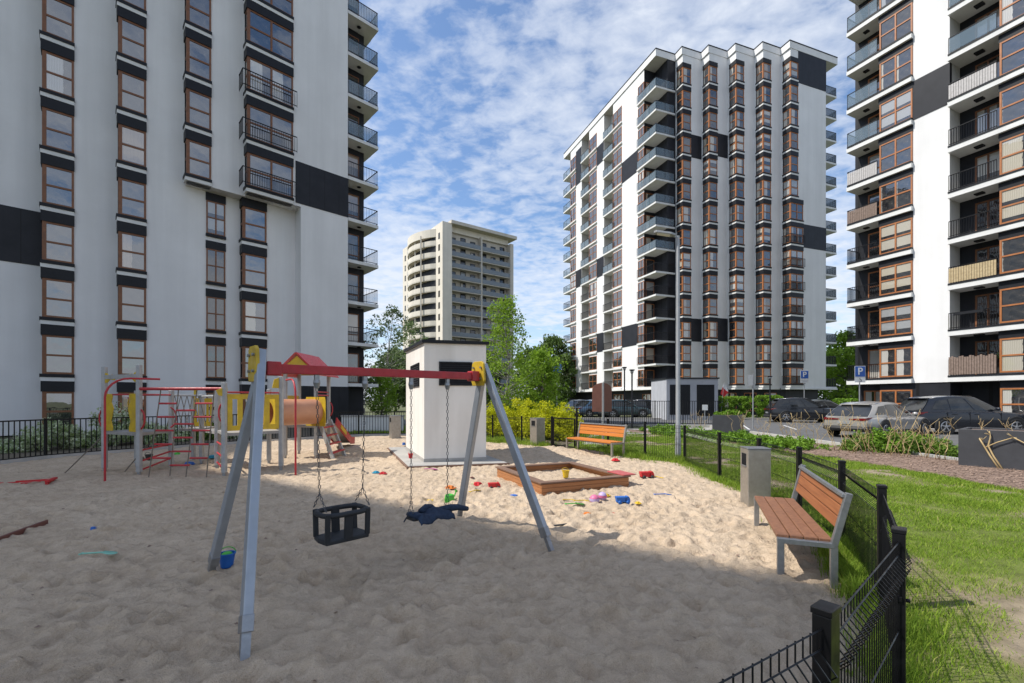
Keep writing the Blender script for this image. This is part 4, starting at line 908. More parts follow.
# low leafy cover plants at the edge of the bed, each a small clump
cov = []
for i in range(26):
    t_ = i/25; x = 6.9+2.6*t_+random.uniform(-.35, .35); y = 24.2-9.0*t_+random.uniform(-.5, .5)
    cov.append((x, y))
for i, (x, y) in enumerate(cov):
    shrub((x+0.9, y+0.6), 0.75, 0.75, random.uniform(0.32, 0.55), 'low leafy green plant in the row along the edge of the mulch bed', 'leaf_cover', 'bedding_plant', 22, 36, 0.09, 0.17, 'low leafy plants along the mulch bed', 0.03, 'plant', 3)
for i, (px, y, h, lb) in enumerate(((862, 15.5, 0.75, 'grey-green shrub among dry stems in front of the silver car'), (882, 15.2, 0.95, 'grey-green shrub in front of the silver car front wheel'), (902, 15, 0.8, 'rounded grey-green shrub between silver car and planter'), (925, 15, 0.7, 'low grey-green shrub next to the large planter'), (944, 14.6, 0.55, 'smallest grey-green shrub, against the large planter'))):
    shrub(at(px, y), 0.55, 0.5, h, lb, 'leaf_cover' if i % 2 else 'leaf_birch', 'bed_shrub', 36, 44, 0.08, 0.22, 'grey-green shrubs in the mulch bed', 0.03)
# dry climber stems
def dry(loc, h, n, label, spread=0.35, z0=0.04, lean=0.0, r=0.010):
    mb = MB()
    for i in range(n):
        a_ = random.uniform(0, 2*PI); p = Vector((random.uniform(-.5, .5)*spread, random.uniform(-.25, .25)*spread, 0)); q = p+Vector((math.cos(a_)*spread+lean, math.sin(a_)*spread*.6, h*random.uniform(.6, 1.05)))
        pa_ = limb(mb, p, q, r, r*.55, 5, 5, 0.16)
        for k in range(3):
            b_ = pa_[random.choice((2, 3, 4))]; limb(mb, b_, b_+Vector((random.uniform(-.28, .28), random.uniform(-.15, .15), random.uniform(.08, .3))), r*.6, r*.3, 4, 3, 0.15)
    o = mb.build('dry_shrub', ['dry_stem'], None, (loc[0], loc[1], z0), smooth=True); tag(o, label, 'dry plant', 'dry tan stems in the mulch bed')
for px, y, h, lb in ((700, 23.5, 1.0, 'dry tan stems left of the small dark planter'), (741, 22.8, 1.05, 'crossed dry tan stems before the small dark planter'), (762, 21, 0.95, 'dry stems right of the small dark planter'), (783, 20, 0.9, 'thin dry stems in front of the black car'), (800, 18.5, 1.0, 'dry stems in front of the tail of the silver car'), (815, 17.0, 1.1, 'dry stems below the rear window of the silver car'),
        (836, 15.6, 1.25, 'tall dry stems under the middle of the silver car'), (856, 14.8, 1.1, 'dry stems below the side of the silver car'), (872, 14.5, 1.15, 'dense dry stems in front of the silver car door'), (889, 14.2, 1.2, 'dense dry stems by the grey-green shrubs'), (905, 13.9, 1.15, 'upright dry stems between silver car and planter'), (924, 13.6, 1.0, 'forked dry stems left of the large planter'), (943, 13.2, 0.8, 'short dry stems close to the large planter')):
    dry(at(px, y), h*1.25, 5, lb, 0.42, r=0.009)
# ------------------------------------------------------------------ fences
def wire_panel(parent, p, q, h=1.0, z0=0.05, sp=0.05, r=0.0038, hs=(0.12, 0.5), out=0.06, seg=True):
    P, Q = Vector((p[0], p[1], 0)), Vector((q[0], q[1], 0)); d = (Q-P); L = d.length; d.normalize(); nrm = Vector((d.y, -d.x, 0)); mb = MB()
    n = int(L/sp)
    for i in range(n+1):
        b_ = P+d*(L*(i+0.5)/(n+1))
        path = [b_+Vector((0, 0, z0)), b_+Vector((0, 0, h-0.20)), b_+nrm*out+Vector((0, 0, h-0.135)), b_+Vector((0, 0, h-0.07)), b_+Vector((0, 0, h))]
        if not seg: path = [path[0], path[-1]]
        mb.tube(path, r, 4, 0, False)
    for z in (h, h-0.20, h-0.07)+tuple(hs):
        o = Vector((0, 0, z))
        mb.tube([P+o+nrm*(r*1.8), Q+o+nrm*(r*1.8)], r*1.1, 4, 0, False)
    mb.build('wire_panel', ['black_metal'], parent)
def post(parent, p, h, w=0.06, yaw=0.0, name='post'):
    mb = MB(); a_ = Vector((math.cos(yaw), math.sin(yaw), 0)); b_ = Vector((-a_.y, a_.x, 0)); P = Vector((p[0], p[1], -0.1))
    mb.box3(P-a_*w/2-b_*w*.35, a_*w, b_*w*.7, (0, 0, h+0.1)); mb.box3(P-a_*(w/2+.004)-b_*(w*.35+.004)+Vector((0, 0, h+0.1)), a_*(w+.008), b_*(w*.7+.008), (0, 0, 0.025))
    for z in (0.28, h-0.28):
        mb.tube([P+Vector((0, 0, z))-b_*(w*.35), P+Vector((0, 0, z))-b_*(w*.35+0.02)], 0.012, 6); mb.box3(P-a_*(w/2+.012)-b_*.015+Vector((0, 0, z)), a_*(w+.024), b_*.03, (0, 0, .03))
    return mb.build(name, ['black_metal'], parent, bevel=0.004)
fz = thing('wire_fence', 'black wire mesh fence curving past the near bench to the tall street lamp', 'fence', (1.116, 1.6, 0))
def rel(p, o): return (p[0]-o[0], p[1]-o[1])
O = (1.116, 1.6)
for i, p in enumerate(FENCE):
    q = FENCE[min(i+1, len(FENCE)-1)]; pr_ = FENCE[max(i-1, 0)]; yaw = math.atan2(q[1]-pr_[1], q[0]-pr_[0])
    post(fz, rel(p, O), 1.045, 0.085, yaw)
    if i < len(FENCE)-1:
        d = Vector((q[0]-p[0], q[1]-p[1])).normalized()*0.035
        wire_panel(fz, rel((p[0]+d.x, p[1]+d.y), O), rel((q[0]-d.x, q[1]-d.y), O), 1.0, 0.05, 0.05 if i < 6 else 0.055, 0.0036 if i < 3 else 0.0042)
f2 = thing('wire_fence', 'black wire mesh fence behind the far orange bench', 'fence', FENCE2[0])
for i, p in enumerate(FENCE2):
    if i: post(f2, rel(p, FENCE2[0]), 1.12 if i < 3 else 1.5, 0.07)
    if i < len(FENCE2)-1: wire_panel(f2, rel(p, FENCE2[0]), rel(FENCE2[i+1], FENCE2[0]), 1.05, 0.05, 0.07, 0.0045, seg=False)
gt = thing('garden_gate', 'black mesh gate between far bench and steel bin', 'gate', GATE[1])
mbg = MB(); g0, g1 = rel(GATE[0], GATE[1]), (0, 0); A_, B_ = Vector((*g0, 0)).lerp(Vector((0, 0, 0)), 0.08), Vector((*g0, 0))*0.07
for z in (0.1, 1.12): mbg.bar(A_+Vector((0, 0, z)), B_+Vector((0, 0, z)), 0.05, 0.05)
for q in (A_, B_): mbg.bar(q+Vector((0, 0, 0.08)), q+Vector((0, 0, 1.14)), 0.05, 0.05, 0, (1, 0, 0))
mbg.build('gate_frame', ['black_metal'], gt); wire_panel(gt, (A_.x, A_.y), (B_.x, B_.y), 1.1, 0.12, 0.07, 0.0045, seg=False); post(gt, (0, 0), 1.15, 0.09, name='gate_post')
f3_ = thing('wire_fence', 'black wire mesh fence in front of the lime bushes', 'fence', FENCE3[0])
for i, p in enumerate(FENCE3):
    if i: post(f3_, rel(p, FENCE3[0]), 1.12, 0.07)
    if i < len(FENCE3)-1: wire_panel(f3_, rel(p, FENCE3[0]), rel(FENCE3[i+1], FENCE3[0]), 1.08, 0.05, 0.08, 0.0048, seg=False)
def bar_fence(pts, h, label, name='railing_fence', sp=0.13, bw=0.018, pw=0.06):
    t = thing(name, label, 'fence', (pts[0][0], pts[0][1], 0)); P = [Vector((p[0]-pts[0][0], p[1]-pts[0][1], 0)) for p in pts]
    for i in range(len(P)):
        m_ = MB(); m_.box3(P[i]-Vector((pw/2, pw/2, 0.05)), (pw, 0, 0), (0, pw, 0), (0, 0, h+0.09)); m_.build('post', ['black_metal'], t)
        if i < len(P)-1:
            m_ = MB(); a_, b_ = P[i], P[i+1]; L = (b_-a_).length; n = int(L/sp)
            m_.bar(a_+Vector((0, 0, h)), b_+Vector((0, 0, h)), 0.035, 0.04); m_.bar(a_+Vector((0, 0, 0.12)), b_+Vector((0, 0, 0.12)), 0.035, 0.04)
            for k in range(1, n):
                q = a_.lerp(b_, k/n); m_.box3(q-Vector((bw/2, bw/2, -0.12)), (bw, 0, 0), (0, bw, 0), (0, 0, h-0.12))
            m_.build('bar_panel', ['black_metal'], t)
    return t
bar_fence(FENCEL, 1.2, 'black upright-bar fence along the left side behind the climbing frame', sp=0.125, bw=0.02)
FP = [at(574, 30), at(600, 31), at(627, 31.5), at(655, 32), at(683, 32), at(718, 32)]
bar_fence(FP, 1.72, 'tall black bar fence in front of the grey utility building and road', sp=0.16, bw=0.03)
# kerb of the left sand edge
mb = MB()
for p, q in zip(FENCEL[1:-1], FENCEL[2:]): mb.bar((p[0], p[1], 0.03), (q[0], q[1], 0.03), 0.09, 0.16)
struct('kerb_edge', mb, ['kerb_concrete'])
# ------------------------------------------------------------------ benches and bins
def bench(loc, yaw, L, label, wood, D=0.5, fresh=False):
    """x along the length, y from front to back"""
    t = thing('park_bench', label, 'bench', (loc[0], loc[1], 0), yaw); sh = 0.44; bh = 0.92; bk = 0.12
    def frame(x):
        m_ = MB(); w = 0.055
        m_.box3((x-w/2, 0, -0.1), (w, 0, 0), (0, 0.06, 0), (0, 0, sh+0.1-0.02))              # front leg
        m_.box3((x-w/2-.001, -0.002, sh-0.052), (w+.002, 0, 0), (0, D-0.02, 0), (0, 0, 0.05))         # seat bearer
        m_.bar((x, D-0.03, -0.1), (x, D-0.03, sh), w, 0.06, 0, (0, 1, 0)); m_.bar((x, D-0.032, sh-0.03), (x, D+bk-0.03, bh), w+.003, 0.055, 0, (0, 1, 0))
        return m_.build('leg_frame', ['galvanised' if not fresh else 'brushed_steel'], t, bevel=0.004)
    frame(0.03); frame(L-0.03)
    m_ = MB(); m_.box(0.06, L-0.06, 0.10, 0.14, sh-0.06, sh-0.02); m_.box(0.06, L-0.06, D-0.14, D-0.10, sh-0.06, sh-0.02); m_.build('seat_rail', ['galvanised'], t)
    n = 4; gap = 0.012; w = (D-0.03-gap*(n-1))/n
    for k in range(n):
        m_ = MB(); y = 0.0+k*(w+gap); m_.box(0.0625, L-0.0625, y, y+w, sh-0.018, sh+0.022); m_.build('seat_slat', [wood if fresh else 'bench_wood_worn'], t, bevel=0.005)
    d = Vector((0, bk, bh-sh)).normalized(); nrm = Vector((0, -d.z, d.y))
    for k in range(3):
        b0 = Vector((0.0625, D-0.01, sh))+d*(0.13+k*0.112); m_ = MB(); m_.box3(b0, (L-0.125, 0, 0), d*0.102, nrm*0.03); m_.build('back_slat', [wood], t, bevel=0.005)
    m_ = MB(); b0 = Vector((0.03, D-0.028, sh))+d*0.44; m_.box3(b0, (L-0.06, 0, 0), d*0.035, nrm*0.05); m_.build('back_rail', ['galvanised'], t, bevel=0.004)
    return t
dx, dy = 3.42-2.62, 6.36-4.44
yaw = math.atan2(dy, dx); Lb = math.hypot(dx, dy)
# front-near foot at (2.62,4.44); the length runs away, the back is on the right
tb_ = bench((3.42, 6.36), yaw+PI, Lb, 'near bench of reddish brown slats beside the wire fence', 'bench_wood')
fx0, fy0 = 1.85, 15.5; fx1, fy1 = 3.02, 13.6
tb2 = bench((fx0, fy0), math.atan2(fy1-fy0, fx1-fx0), math.hypot(fx1-fx0, fy1-fy0), 'far bench of bright orange slats behind the sandpit', 'bench_wood_fresh', 0.55, True)
tb2.scale = (1, 1, 1.12)
def bin_(loc, yaw, label, w=0.36, h=1.0, z=0.0):
    t = thing('litter_bin', label, 'bin', (loc[0], loc[1], z), yaw); m_ = MB(); m_.box(-w/2, w/2, -w/2, w/2, -0.05, h-0.02); m_.build('body', ['brushed_steel'], t, bevel=0.012)
    m_ = MB(); m_.box(-w/2-.006, w/2+.006, -w/2-.006, w/2+.006, h-0.018, h); m_.build('lid', ['galvanised'], t, bevel=0.004)
    m_ = MB(); m_.box(-w*.28, w*.28, -w/2-.006, -w/2+.05, h-0.30, h-0.10); m_.build('slot', ['dark_void'], t, bevel=0.01)
    m_ = MB(); m_.box(-w*.30, w*.30, -w/2-.014, -w/2+.02, h-0.325, h-0.302); m_.build('slot_lip', ['galvanised'], t); return t
bin_((4.12, 7.62), R(-98), 'steel litter bin beside the near bench'); bin_(at(395, 20.6), R(-60), 'steel litter bin left of the white hut', 0.42, 1.1); bin_(at(537.5, 17.6), R(-55), 'steel litter bin in front of the lime bushes', 0.42, 1.1)
# ------------------------------------------------------------------ hut
ho = Vector((-2.4, 12.3, 0)); hx = Vector((1.66, 0.42, 0)).normalized(); hy = Vector((-hx.y*1.5, hx.x*1.0, 0)); hy = Vector((-0.36, 0.93, 0)).normalized()
t = thing('utility_hut', 'white rendered hut with dark roof edge on a plinth in the sand', 'hut', ho); fr = FR((0, 0), hx, hy); HW, HD = 1.72, 3.5
m_ = MB(); m_.add([fr.p(0, 0, .1), fr.p(HW, 0, .1), fr.p(HW, HD, .1), fr.p(0, HD, .1), fr.p(0, 0, 3.36), fr.p(HW, 0, 3.36), fr.p(HW, HD, 3.46), fr.p(0, HD, 3.46)], [(0, 1, 5, 4), (1, 2, 6, 5), (2, 3, 7, 6), (3, 0, 4, 7), (4, 5, 6, 7), (0, 3, 2, 1)]); m_.build('wall', ['hut_render'], t)
m_ = MB(); fbox(m_, fr, -.012, HW+.012, -.012, HD+.012, .1, .19); m_.build('base_strip', ['concrete'], t)
m_ = MB(); e_ = 0.07; m_.add([fr.p(x, y, z) for z0 in (0, 0.085) for (x, y, z) in ((-e_, -e_, 3.362+z0), (HW+e_, -e_, 3.362+z0), (HW+e_, HD+e_, 3.467+z0), (-e_, HD+e_, 3.467+z0))], [(0, 3, 2, 1), (4, 5, 6, 7), (0, 1, 5, 4), (1, 2, 6, 5), (2, 3, 7, 6), (3, 0, 4, 7)]); m_.build('roof', ['dark_trim'], t)
def louvre(s0, s1, z0, z1, side):
    f_ = fr if side == 0 else FR((0, 0), hy, hx); m_ = MB(); fbox(m_, f_, s0, s1, -0.02, 0.02, z0, z1, 1)
    for a_, b_ in ((s0, s0+.04), (s1-.04, s1)): fbox(m_, f_, a_, b_, -0.035, 0.0, z0, z1, 0)
    fbox(m_, f_, s0, s1, -0.036, 0, z1-.04, z1, 0); fbox(m_, f_, s0, s1, -0.036, 0, z0, z0+.04, 0)
    n = 9
    for k in range(n): z = z0+.05+(z1-z0-.1)*(k+.5)/n; m_.box3(f_.p(s0+.04, -0.03, z-.028), f_.a*(s1-s0-.08), -f_.b*(-.028)+Vector((0, 0, .03)), (0, 0, .012), 0)
    m_.build('louvre', ['dark_trim', 'dark_void'], t)
louvre(0.40, 1.32, 2.2, 2.86, 0); louvre(0.75, 2.3, 2.2, 2.88, 1)
po = Vector((-2.67, 11.6, 0)); fp = FR((0, 0), hx, hy)
t = thing('concrete_plinth', 'low concrete slab under the white hut', 'plinth', po); m_ = MB(); fbox(m_, fp, 0, 2.62, 0, 4.9, -0.1, 0.10); m_.build('slab', ['concrete'], t, bevel=0.01)
m_ = MB(); fbox(m_, fp, -0.05, 2.67, -0.05, -0.003, -0.1, 0.085); fbox(m_, fp, -0.05, -0.003, 0, 4.9, -0.1, 0.085); m_.build('edging', ['box_coping'], t)
# ------------------------------------------------------------------ sandpit
so = Vector((0.553, 8.44, 0)); sx_ = Vector((1.85, 0.81, 0)); LX = sx_.length*1.0; sx_.normalize(); sy_ = Vector((-sx_.y, sx_.x, 0)); LY = 2.25; HS = 0.245
t = thing('sandpit', 'square wooden sandpit of stacked orange-brown boards with a dark coping', 'sandpit', so); fr = FR((0, 0), sx_, sy_)
for (s0, s1, u0, u1) in ((0, LX, 0, .045), (0, LX, LY-.045, LY), (0, .045, .046, LY-.046), (LX-.045, LX, .046, LY-.046)):
    for k in range(3):
        m_ = MB(); fbox(m_, fr, s0, s1, u0, u1, -0.02+k*0.078, -0.02+k*0.078+0.074); m_.build('board', ['box_wood'], t, bevel=0.006)
for (s0, s1, u0, u1) in ((-.03, LX+.03, -.03, .14), (-.03, LX+.03, LY-.14, LY+.03), (-.03, .14, .142, LY-.142), (LX-.14, LX+.03, .142, LY-.142)):
    m_ = MB(); fbox(m_, fr, s0, s1, u0, u1, HS-.025, HS+.005); m_.build('coping', ['box_coping'], t, bevel=0.004)
m_ = MB(); fbox(m_, fr, LX-.15, LX+.16, -.02, LY*0.24, HS+.007, HS+.03); m_.build('seat_board', ['toy_faded'], t, bevel=0.004)
X, Y, Fc = grid(np.linspace(.04, LX-.04, 46), np.linspace(.04, LY-.04, 46)); P = np.stack([so.x+sx_.x*X+sy_.x*Y, so.y+sx_.y*X+sy_.y*Y, 0.10+sand_h(X*1.3+7, Y*1.3)*0.8+0.05*np.exp(-((X-1)**2+(Y-1)**2)/.3)], 1)
o = obj('pit_sand', np_mesh('pit_sand', P, Fc, ['sand'], smooth=True)); o['kind'] = 'structure'
# ------------------------------------------------------------------ swing
dB = Vector((0.71, 0.704, 0)).normalized()
a1 = Vector((-2.205, 3.96, 2.08)); a2 = Vector((-0.385, 5.77, 2.10))
t = thing('swing_frame', 'grey metal swing frame with a red top beam and splayed legs', 'swing frame', (a1.x, a1.y, 0)); so_ = Vector((a1.x, a1.y, 0))
m_ = MB(); m_.bar(a1-so_+dB*0.04, a2-so_-dB*0.04, 0.075, 0.085); m_.build('beam', ['red_paint'], t, bevel=0.006)
feet = [(Vector((-1.80, 3.02, 0)), a1, 1), (Vector((-3.03, 4.50, 0)), a1, 1), (Vector((0.476, 5.23, 0)), a2, -1), (Vector((-0.795, 6.75, 0)), a2, -1)]
for i, (ft, ap, sg) in enumerate(feet):
    top = ap+Vector((0, 0, 0.19 if i in (0, 2) else 0.02))+(ft-ap)*0.02
    d = (ft-top); p0 = top; p1 = top+d*0.90
    m_ = MB(); m_.bar(p0-so_, p1-so_, 0.100, 0.068, 0, dB); lg = m_.build('leg', ['aluminium'], t, bevel=0.008)
    m_ = MB(); m_.bar(top+d*0.865-so_, top+d*0.912-so_, 0.109, 0.077, 0, dB); m_.build('sleeve', ['galvanised'], lg, bevel=0.006)
    m_ = MB(); m_.bar(top+d*0.90-so_, top+d*1.03-so_, 0.045, 0.06, 0, dB); m_.build('ground_anchor', ['galvanised'], lg)
for ap, sg in ((a1, 1), (a2, -1)):
    pd = Vector((-dB.y, dB.x, 0)); c0 = ap-so_-dB*0.075
    m_ = MB(); m_.sheet([(-.10, -.15), (.10, -.15), (.13, -.08), (.11, .13), (.07, .16), (-.07, .16), (-.11, .13), (-.13, -.08)], c0+Vector((0, 0, 0.03)), pd, (0, 0, 1), dB*0.03); pt = m_.build('end_plate', ['yellow_panel'], t, bevel=0.006)
    m_ = MB()
    m_.bar(ap-so_+dB*sg*(.03 if sg > 0 else .085), ap-so_+dB*sg*(.15 if sg > 0 else .20), 0.115, 0.125); 
    m_.build('beam_bracket', ['red_paint'], t, bevel=0.01)
    m_ = MB()
    for u, w in ((-.07, .08), (.07, .08), (-.06, -.06), (.06, -.06)): m_.tube([c0+pd*u+Vector((0, 0, w+.03)), c0+pd*u+Vector((0, 0, w+.03))-dB*0.02], 0.014, 6)
    m_.build('bolt', ['galvanised'], pt)
def chain_path(mb, p, q, r=0.0065, link=0.05):
    p, q = Vector(p), Vector(q); d = q-p; L = d.length; d.normalize(); n = int(L/(link*0.82)); s1 = d.cross(Vector((0, 1, 0.01))).normalized(); s2 = d.cross(s1).normalized()
    for i in range(n):
        c_ = p+d*(L*(i+.5)/n); s = s1 if i % 2 else s2; hl, hw = link/2-.004, link*.2
        ring = [c_+d*hl*.6+s*hw, c_+d*hl, c_+d*hl*.6-s*hw, c_-d*hl*.6-s*hw, c_-d*hl, c_-d*hl*.6+s*hw, c_+d*hl*.6+s*hw]
        mb.tube(ring, r*.55, 4, 0, False)
def swing(ta, tb2_, zlow, name, label, kind, ybump):
    pA = a1.lerp(a2, ta); pB = a1.lerp(a2, tb2_); cA, cB = pA.copy(), pB.copy(); mid = (pA+pB)/2; o_ = Vector((mid.x, mid.y, 0)); t = thing(name, label, 'swing', o_)
    w = (pB-pA).length; x = dB; y = Vector((-dB.y, dB.x, 0)); C0 = Vector((0, 0, zlow))
    if kind == 'bucket':
        sd = 0.15; hw = w/2-0.03
        m_ = MB(); m_.sheet([(-hw, -sd), (hw, -sd), (hw+.02, 0), (hw, sd), (-hw, sd), (-hw-.02, 0)], C0, x, y, (0, 0, 0.045)); m_.build('seat', ['rubber'], t, bevel=0.012)
        ring = []
        for k in range(25): a_ = 2*PI*k/24; ring.append(C0+x*math.copysign(abs(math.cos(a_))**0.6, math.cos(a_))*(hw+.01)+y*math.copysign(abs(math.sin(a_))**0.6, math.sin(a_))*(sd+.015)+Vector((0, 0, 0.275)))
        m_ = MB(); m_.tube(ring, 0.026, 8); m_.build('guard_ring', ['rubber'], t, smooth=True)
        for u, v_ in ((-hw*.93, -sd), (hw*.93, -sd), (-hw*.93, sd), (hw*.93, sd)):
            m_ = MB(); m_.bar(C0+x*u+y*v_*.9+Vector((0, 0, .03)), C0+x*u+y*v_+Vector((0, 0, .30)), .05, .03, 0, y); m_.build('upright', ['rubber'], t, bevel=0.008)
        for v_ in (-sd, sd):
            m_ = MB(); m_.bar(C0+y*v_*.95+Vector((0, 0, .03)), C0+y*(v_*1.05)+Vector((0, 0, .30)), .085, .03, 0, y); m_.build('crotch_strap', ['rubber'], t, bevel=0.01)
        hang = [(C0+x*(-hw)+Vector((0, 0, .32)), pA, sd), (C0+x*hw+Vector((0, 0, .32)), pB, sd)]
    else:
        hw = w/2; m_ = MB(); m_.sheet([(-hw-.02, -.07), (-hw, -.085), (hw, -.085), (hw+.02, -.07), (hw+.02, .07), (hw, .085), (-hw, .085), (-hw-.02, .07)], C0, x, y, (0, 0, 0.035)); m_.build('seat', ['rubber'], t, bevel=0.01)
        hang = [(C0+x*(-hw)+Vector((0, 0, .03)), pA, .06), (C0+x*hw+Vector((0, 0, .03)), pB, .06)]
    for base, tp_, sd2 in hang:
        T = tp_-o_-Vector((0, 0, 0.12)); m_ = MB(); j = base.lerp(T, 0.13); chain_path(m_, j, T); 
        for sg in (-1, 1): chain_path(m_, base+y*sd2*sg, j)
        ch = m_.build('chain', ['chain_steel'], t)
        m_ = MB(); m_.bar(T-Vector((0, 0, .03)), T+Vector((0, 0, .09)), .03, .04, 0, x); m_.lathe([(0, .03), (.028, .03), (.033, 0), (.02, -.05), (0, -.055)], T+Vector((0, 0, .0)), 10); m_.build('hanger', ['galvanised'], ch)
    return t, o_, C0
swing(0.187, 0.378, 0.425, 'bucket_swing', 'black rubber bucket swing on chains, left seat of the frame', 'bucket', 0)
st_, so2, C2 = swing(0.592, 0.787, 0.455, 'flat_swing', 'flat black swing seat on chains with a jacket on it, right seat of the frame', 'flat', 0)
# jacket lying over the flat swing
NX, NY = 40, 22; us = np.linspace(-.36, .36, NX); vs = np.linspace(-.22, .22, NY); Uu, Vv = np.meshgrid(us, vs)
edge = np.clip((np.abs(Vv)-.09)/.2, 0, 1); endd = np.clip((np.abs(Uu)-.30)/.1, 0, 1)
outl = 1-0.10*np.sin(Uu*7+1)
Zz = 0.055-edge**1.3*0.13-endd*.05+0.018*np.sin(Uu*16+Vv*9)*np.cos(Vv*14)+.025*np.exp(-((Uu-.08)**2+(Vv)**2)/.02)+.02*(fbm(Uu*12, Vv*12, 3, 3)-.4)*2
x = dB; y = Vector((-dB.y, dB.x, 0)); XX = Uu*0.66; YY = Vv*outl*(1-edge*.35)
Pj = np.stack([so2.x+x.x*XX+y.x*YY, so2.y+x.y*XX+y.y*YY, .455+Zz], -1).reshape(-1, 3)
idx = np.arange(NX*NY).reshape(NY, NX); Fj = np.stack([idx[:-1, :-1], idx[:-1, 1:], idx[1:, 1:], idx[1:, :-1]], -1).reshape(-1, 4)
jt = thing('jacket', 'dark blue denim jacket thrown over the flat swing seat with one sleeve hanging', 'jacket', so2)
Pj[:, 0] -= so2.x; Pj[:, 1] -= so2.y
o = obj('cloth', np_mesh('cloth', Pj, Fj, ['denim'], smooth=True), jt); sm = o.modifiers.new('Solidify', 'SOLIDIFY'); sm.thickness = 0.012
m_ = MB(); m_.tube([x*.12-y*.02+Vector((0, 0, .515)), x*.26-y*.05+Vector((0, 0, .52)), x*.36-y*.06+Vector((0, 0, .51)), x*.44-y*.07+Vector((0, 0, .485)), x*.50-y*.07+Vector((0, 0, .47))], [.035, .042, .038, .033, .028], 10); m_.build('sleeve', ['denim'], jt, smooth=True)
m_ = MB(); m_.tube([x*-.1+y*.04+Vector((0, 0, .52)), x*.0+y*.08+Vector((0, 0, .545)), x*.08+y*.10+Vector((0, 0, .53)), x*.15+y*.12+Vector((0, 0, .48))], [.035, .04, .038, .034], 10); m_.build('sleeve', ['denim'], jt, smooth=True)
m_ = MB(); m_.tube([x*-.22-y*.1+Vector((0, 0, .50)), x*-.25+y*.0+Vector((0, 0, .52)), x*-.22+y*.1+Vector((0, 0, .50))], [.03, .035, .03], 8); m_.build('collar', ['denim'], jt, smooth=True)
# ------------------------------------------------------------------ climbing frame
PO = Vector((-8.7, 10.5, 0))
pg = thing('climbing_frame', 'large grey, red and yellow climbing frame with rope net, tunnel and roofed tower', 'climbing frame', PO)
def rp_(x, y, z=0.0): return Vector((x-PO.x, y-PO.y, z))
def ppost(x, y, h, w=0.095):
    m_ = MB(); m_.box3(rp_(x, y, 0.12)-Vector((w/2, w/2, 0)), (w, 0, 0), (0, w, 0), (0, 0, h-0.12)); p = m_.build('post', ['grey_post'], pg, bevel=0.012)
    m_ = MB(); m_.box3(rp_(x, y, -0.2)-Vector((w*.3, w*.3, 0)), (w*.6, 0, 0), (0, w*.6, 0), (0, 0, 0.4)); m_.build('post_anchor', ['galvanised'], p)
    return p
pA, pB_, pC, pD = (-10.05, 11.1), (-8.7, 10.5), (-8.82, 11.65), (-10.0, 12.0)
qA, qB, qC, qD = (-6.65, 10.4), (-5.85, 11.4), (-6.75, 12.5), (-7.6, 11.6)
rA, rB, rC, rD = (-6.9, 13.7), (-5.97, 13.7), (-6.05, 14.85), (-7.07, 14.95)
sA, sB = (-9.35, 13.2), (-8.75, 13.4); sC, sD = (-8.55, 12.4), (-9.1, 12.3)
for p in (pA, pB_): ppost(*p, 2.62)
ppost(*pC, 2.05); ppost(*pD, 2.05); ppost(*qA, 2.2); ppost(*qB, 2.40); ppost(*qC, 2.1); ppost(*qD, 2.1)
for p in (rA, rB, rC, rD): ppost(*p, 2.75)
for p in (sA, sB, sC): ppost(*p, 1.95)
DK = 1.03
def deck(pts, z=DK):
    m_ = MB(); c_ = [(p[0]-PO.x, p[1]-PO.y) for p in pts]; m_.prism(c_, z-0.07, z); m_.build('deck', ['deck_grey'], pg, bevel=0.006)
deck((pA, pB_, pC, pD)); deck((qA, qB, qC, qD)); deck((rA, rB, rC, rD)); deck((sD, sC, sB, sA), 1.02)
deck((qD, (-7.45, 11.9), (-8.6, 13.0), (-8.8, 12.7)), 0.98)
def plate(p, q, poly, z0, mat='yellow_panel', name='panel', th=0.02, off=0.0):
    """flat panel between two posts: poly in (fraction 0..1 along, metres up)"""
    P, Q = rp_(*p), rp_(*q); d = Q-P; n = Vector((d.y, -d.x, 0)).normalized(); L = d.length; d = d.normalized()
    P = P+d*0.06+n*off; L -= 0.12
    m_ = MB(); m_.sheet([(a_*L, b_) for a_, b_ in poly], P+Vector((0, 0, z0)), d, (0, 0, 1), n*th); return m_.build(name, [mat], pg, bevel=0.003)
# left platform: two wavy side panels, brackets, crossbar
wav = [(0, 0), (.24, 0), (.24, .1), (.19, .25), (.24, .42), (.27, .55), (.20, .7), (.24, .84), (.22, .9), (0, .9)]
plate(pA, pB_, wav, DK+.02, name='wavy_panel'); plate(pA, pB_, [(1-a_, b_) for a_, b_ in wav][::-1], DK+.02, name='wavy_panel')
brk = [(0, 0), (.06, 0), (.16, .08), (.30, .06), (.34, .14), (.22, .20), (.12, .17), (.05, .24), (0, .24)]
plate(pA, pB_, brk, 2.22, name='corner_bracket'); plate(pA, pB_, [(1-a_, b_) for a_, b_ in brk][::-1], 2.22, name='corner_bracket')
m_ = MB(); m_.bar(rp_(*pA, 2.36), rp_(*pB_, 2.36), .06, .10); m_.build('crossbar', ['grey_post'], pg)
def rod(p, q, r=0.02, name='rod', mat='red_paint'):
    m_ = MB(); m_.tube([p, q], r, 8); return m_.build(name, [mat], pg, smooth='auto')
rod(rp_(*pA, 1.93), rp_(*pB_, 1.93)); rod(rp_(*pB_, 1.93), rp_(*pC, 1.93)); rod(rp_(*pD, 1.93), rp_(*pC, 1.93))
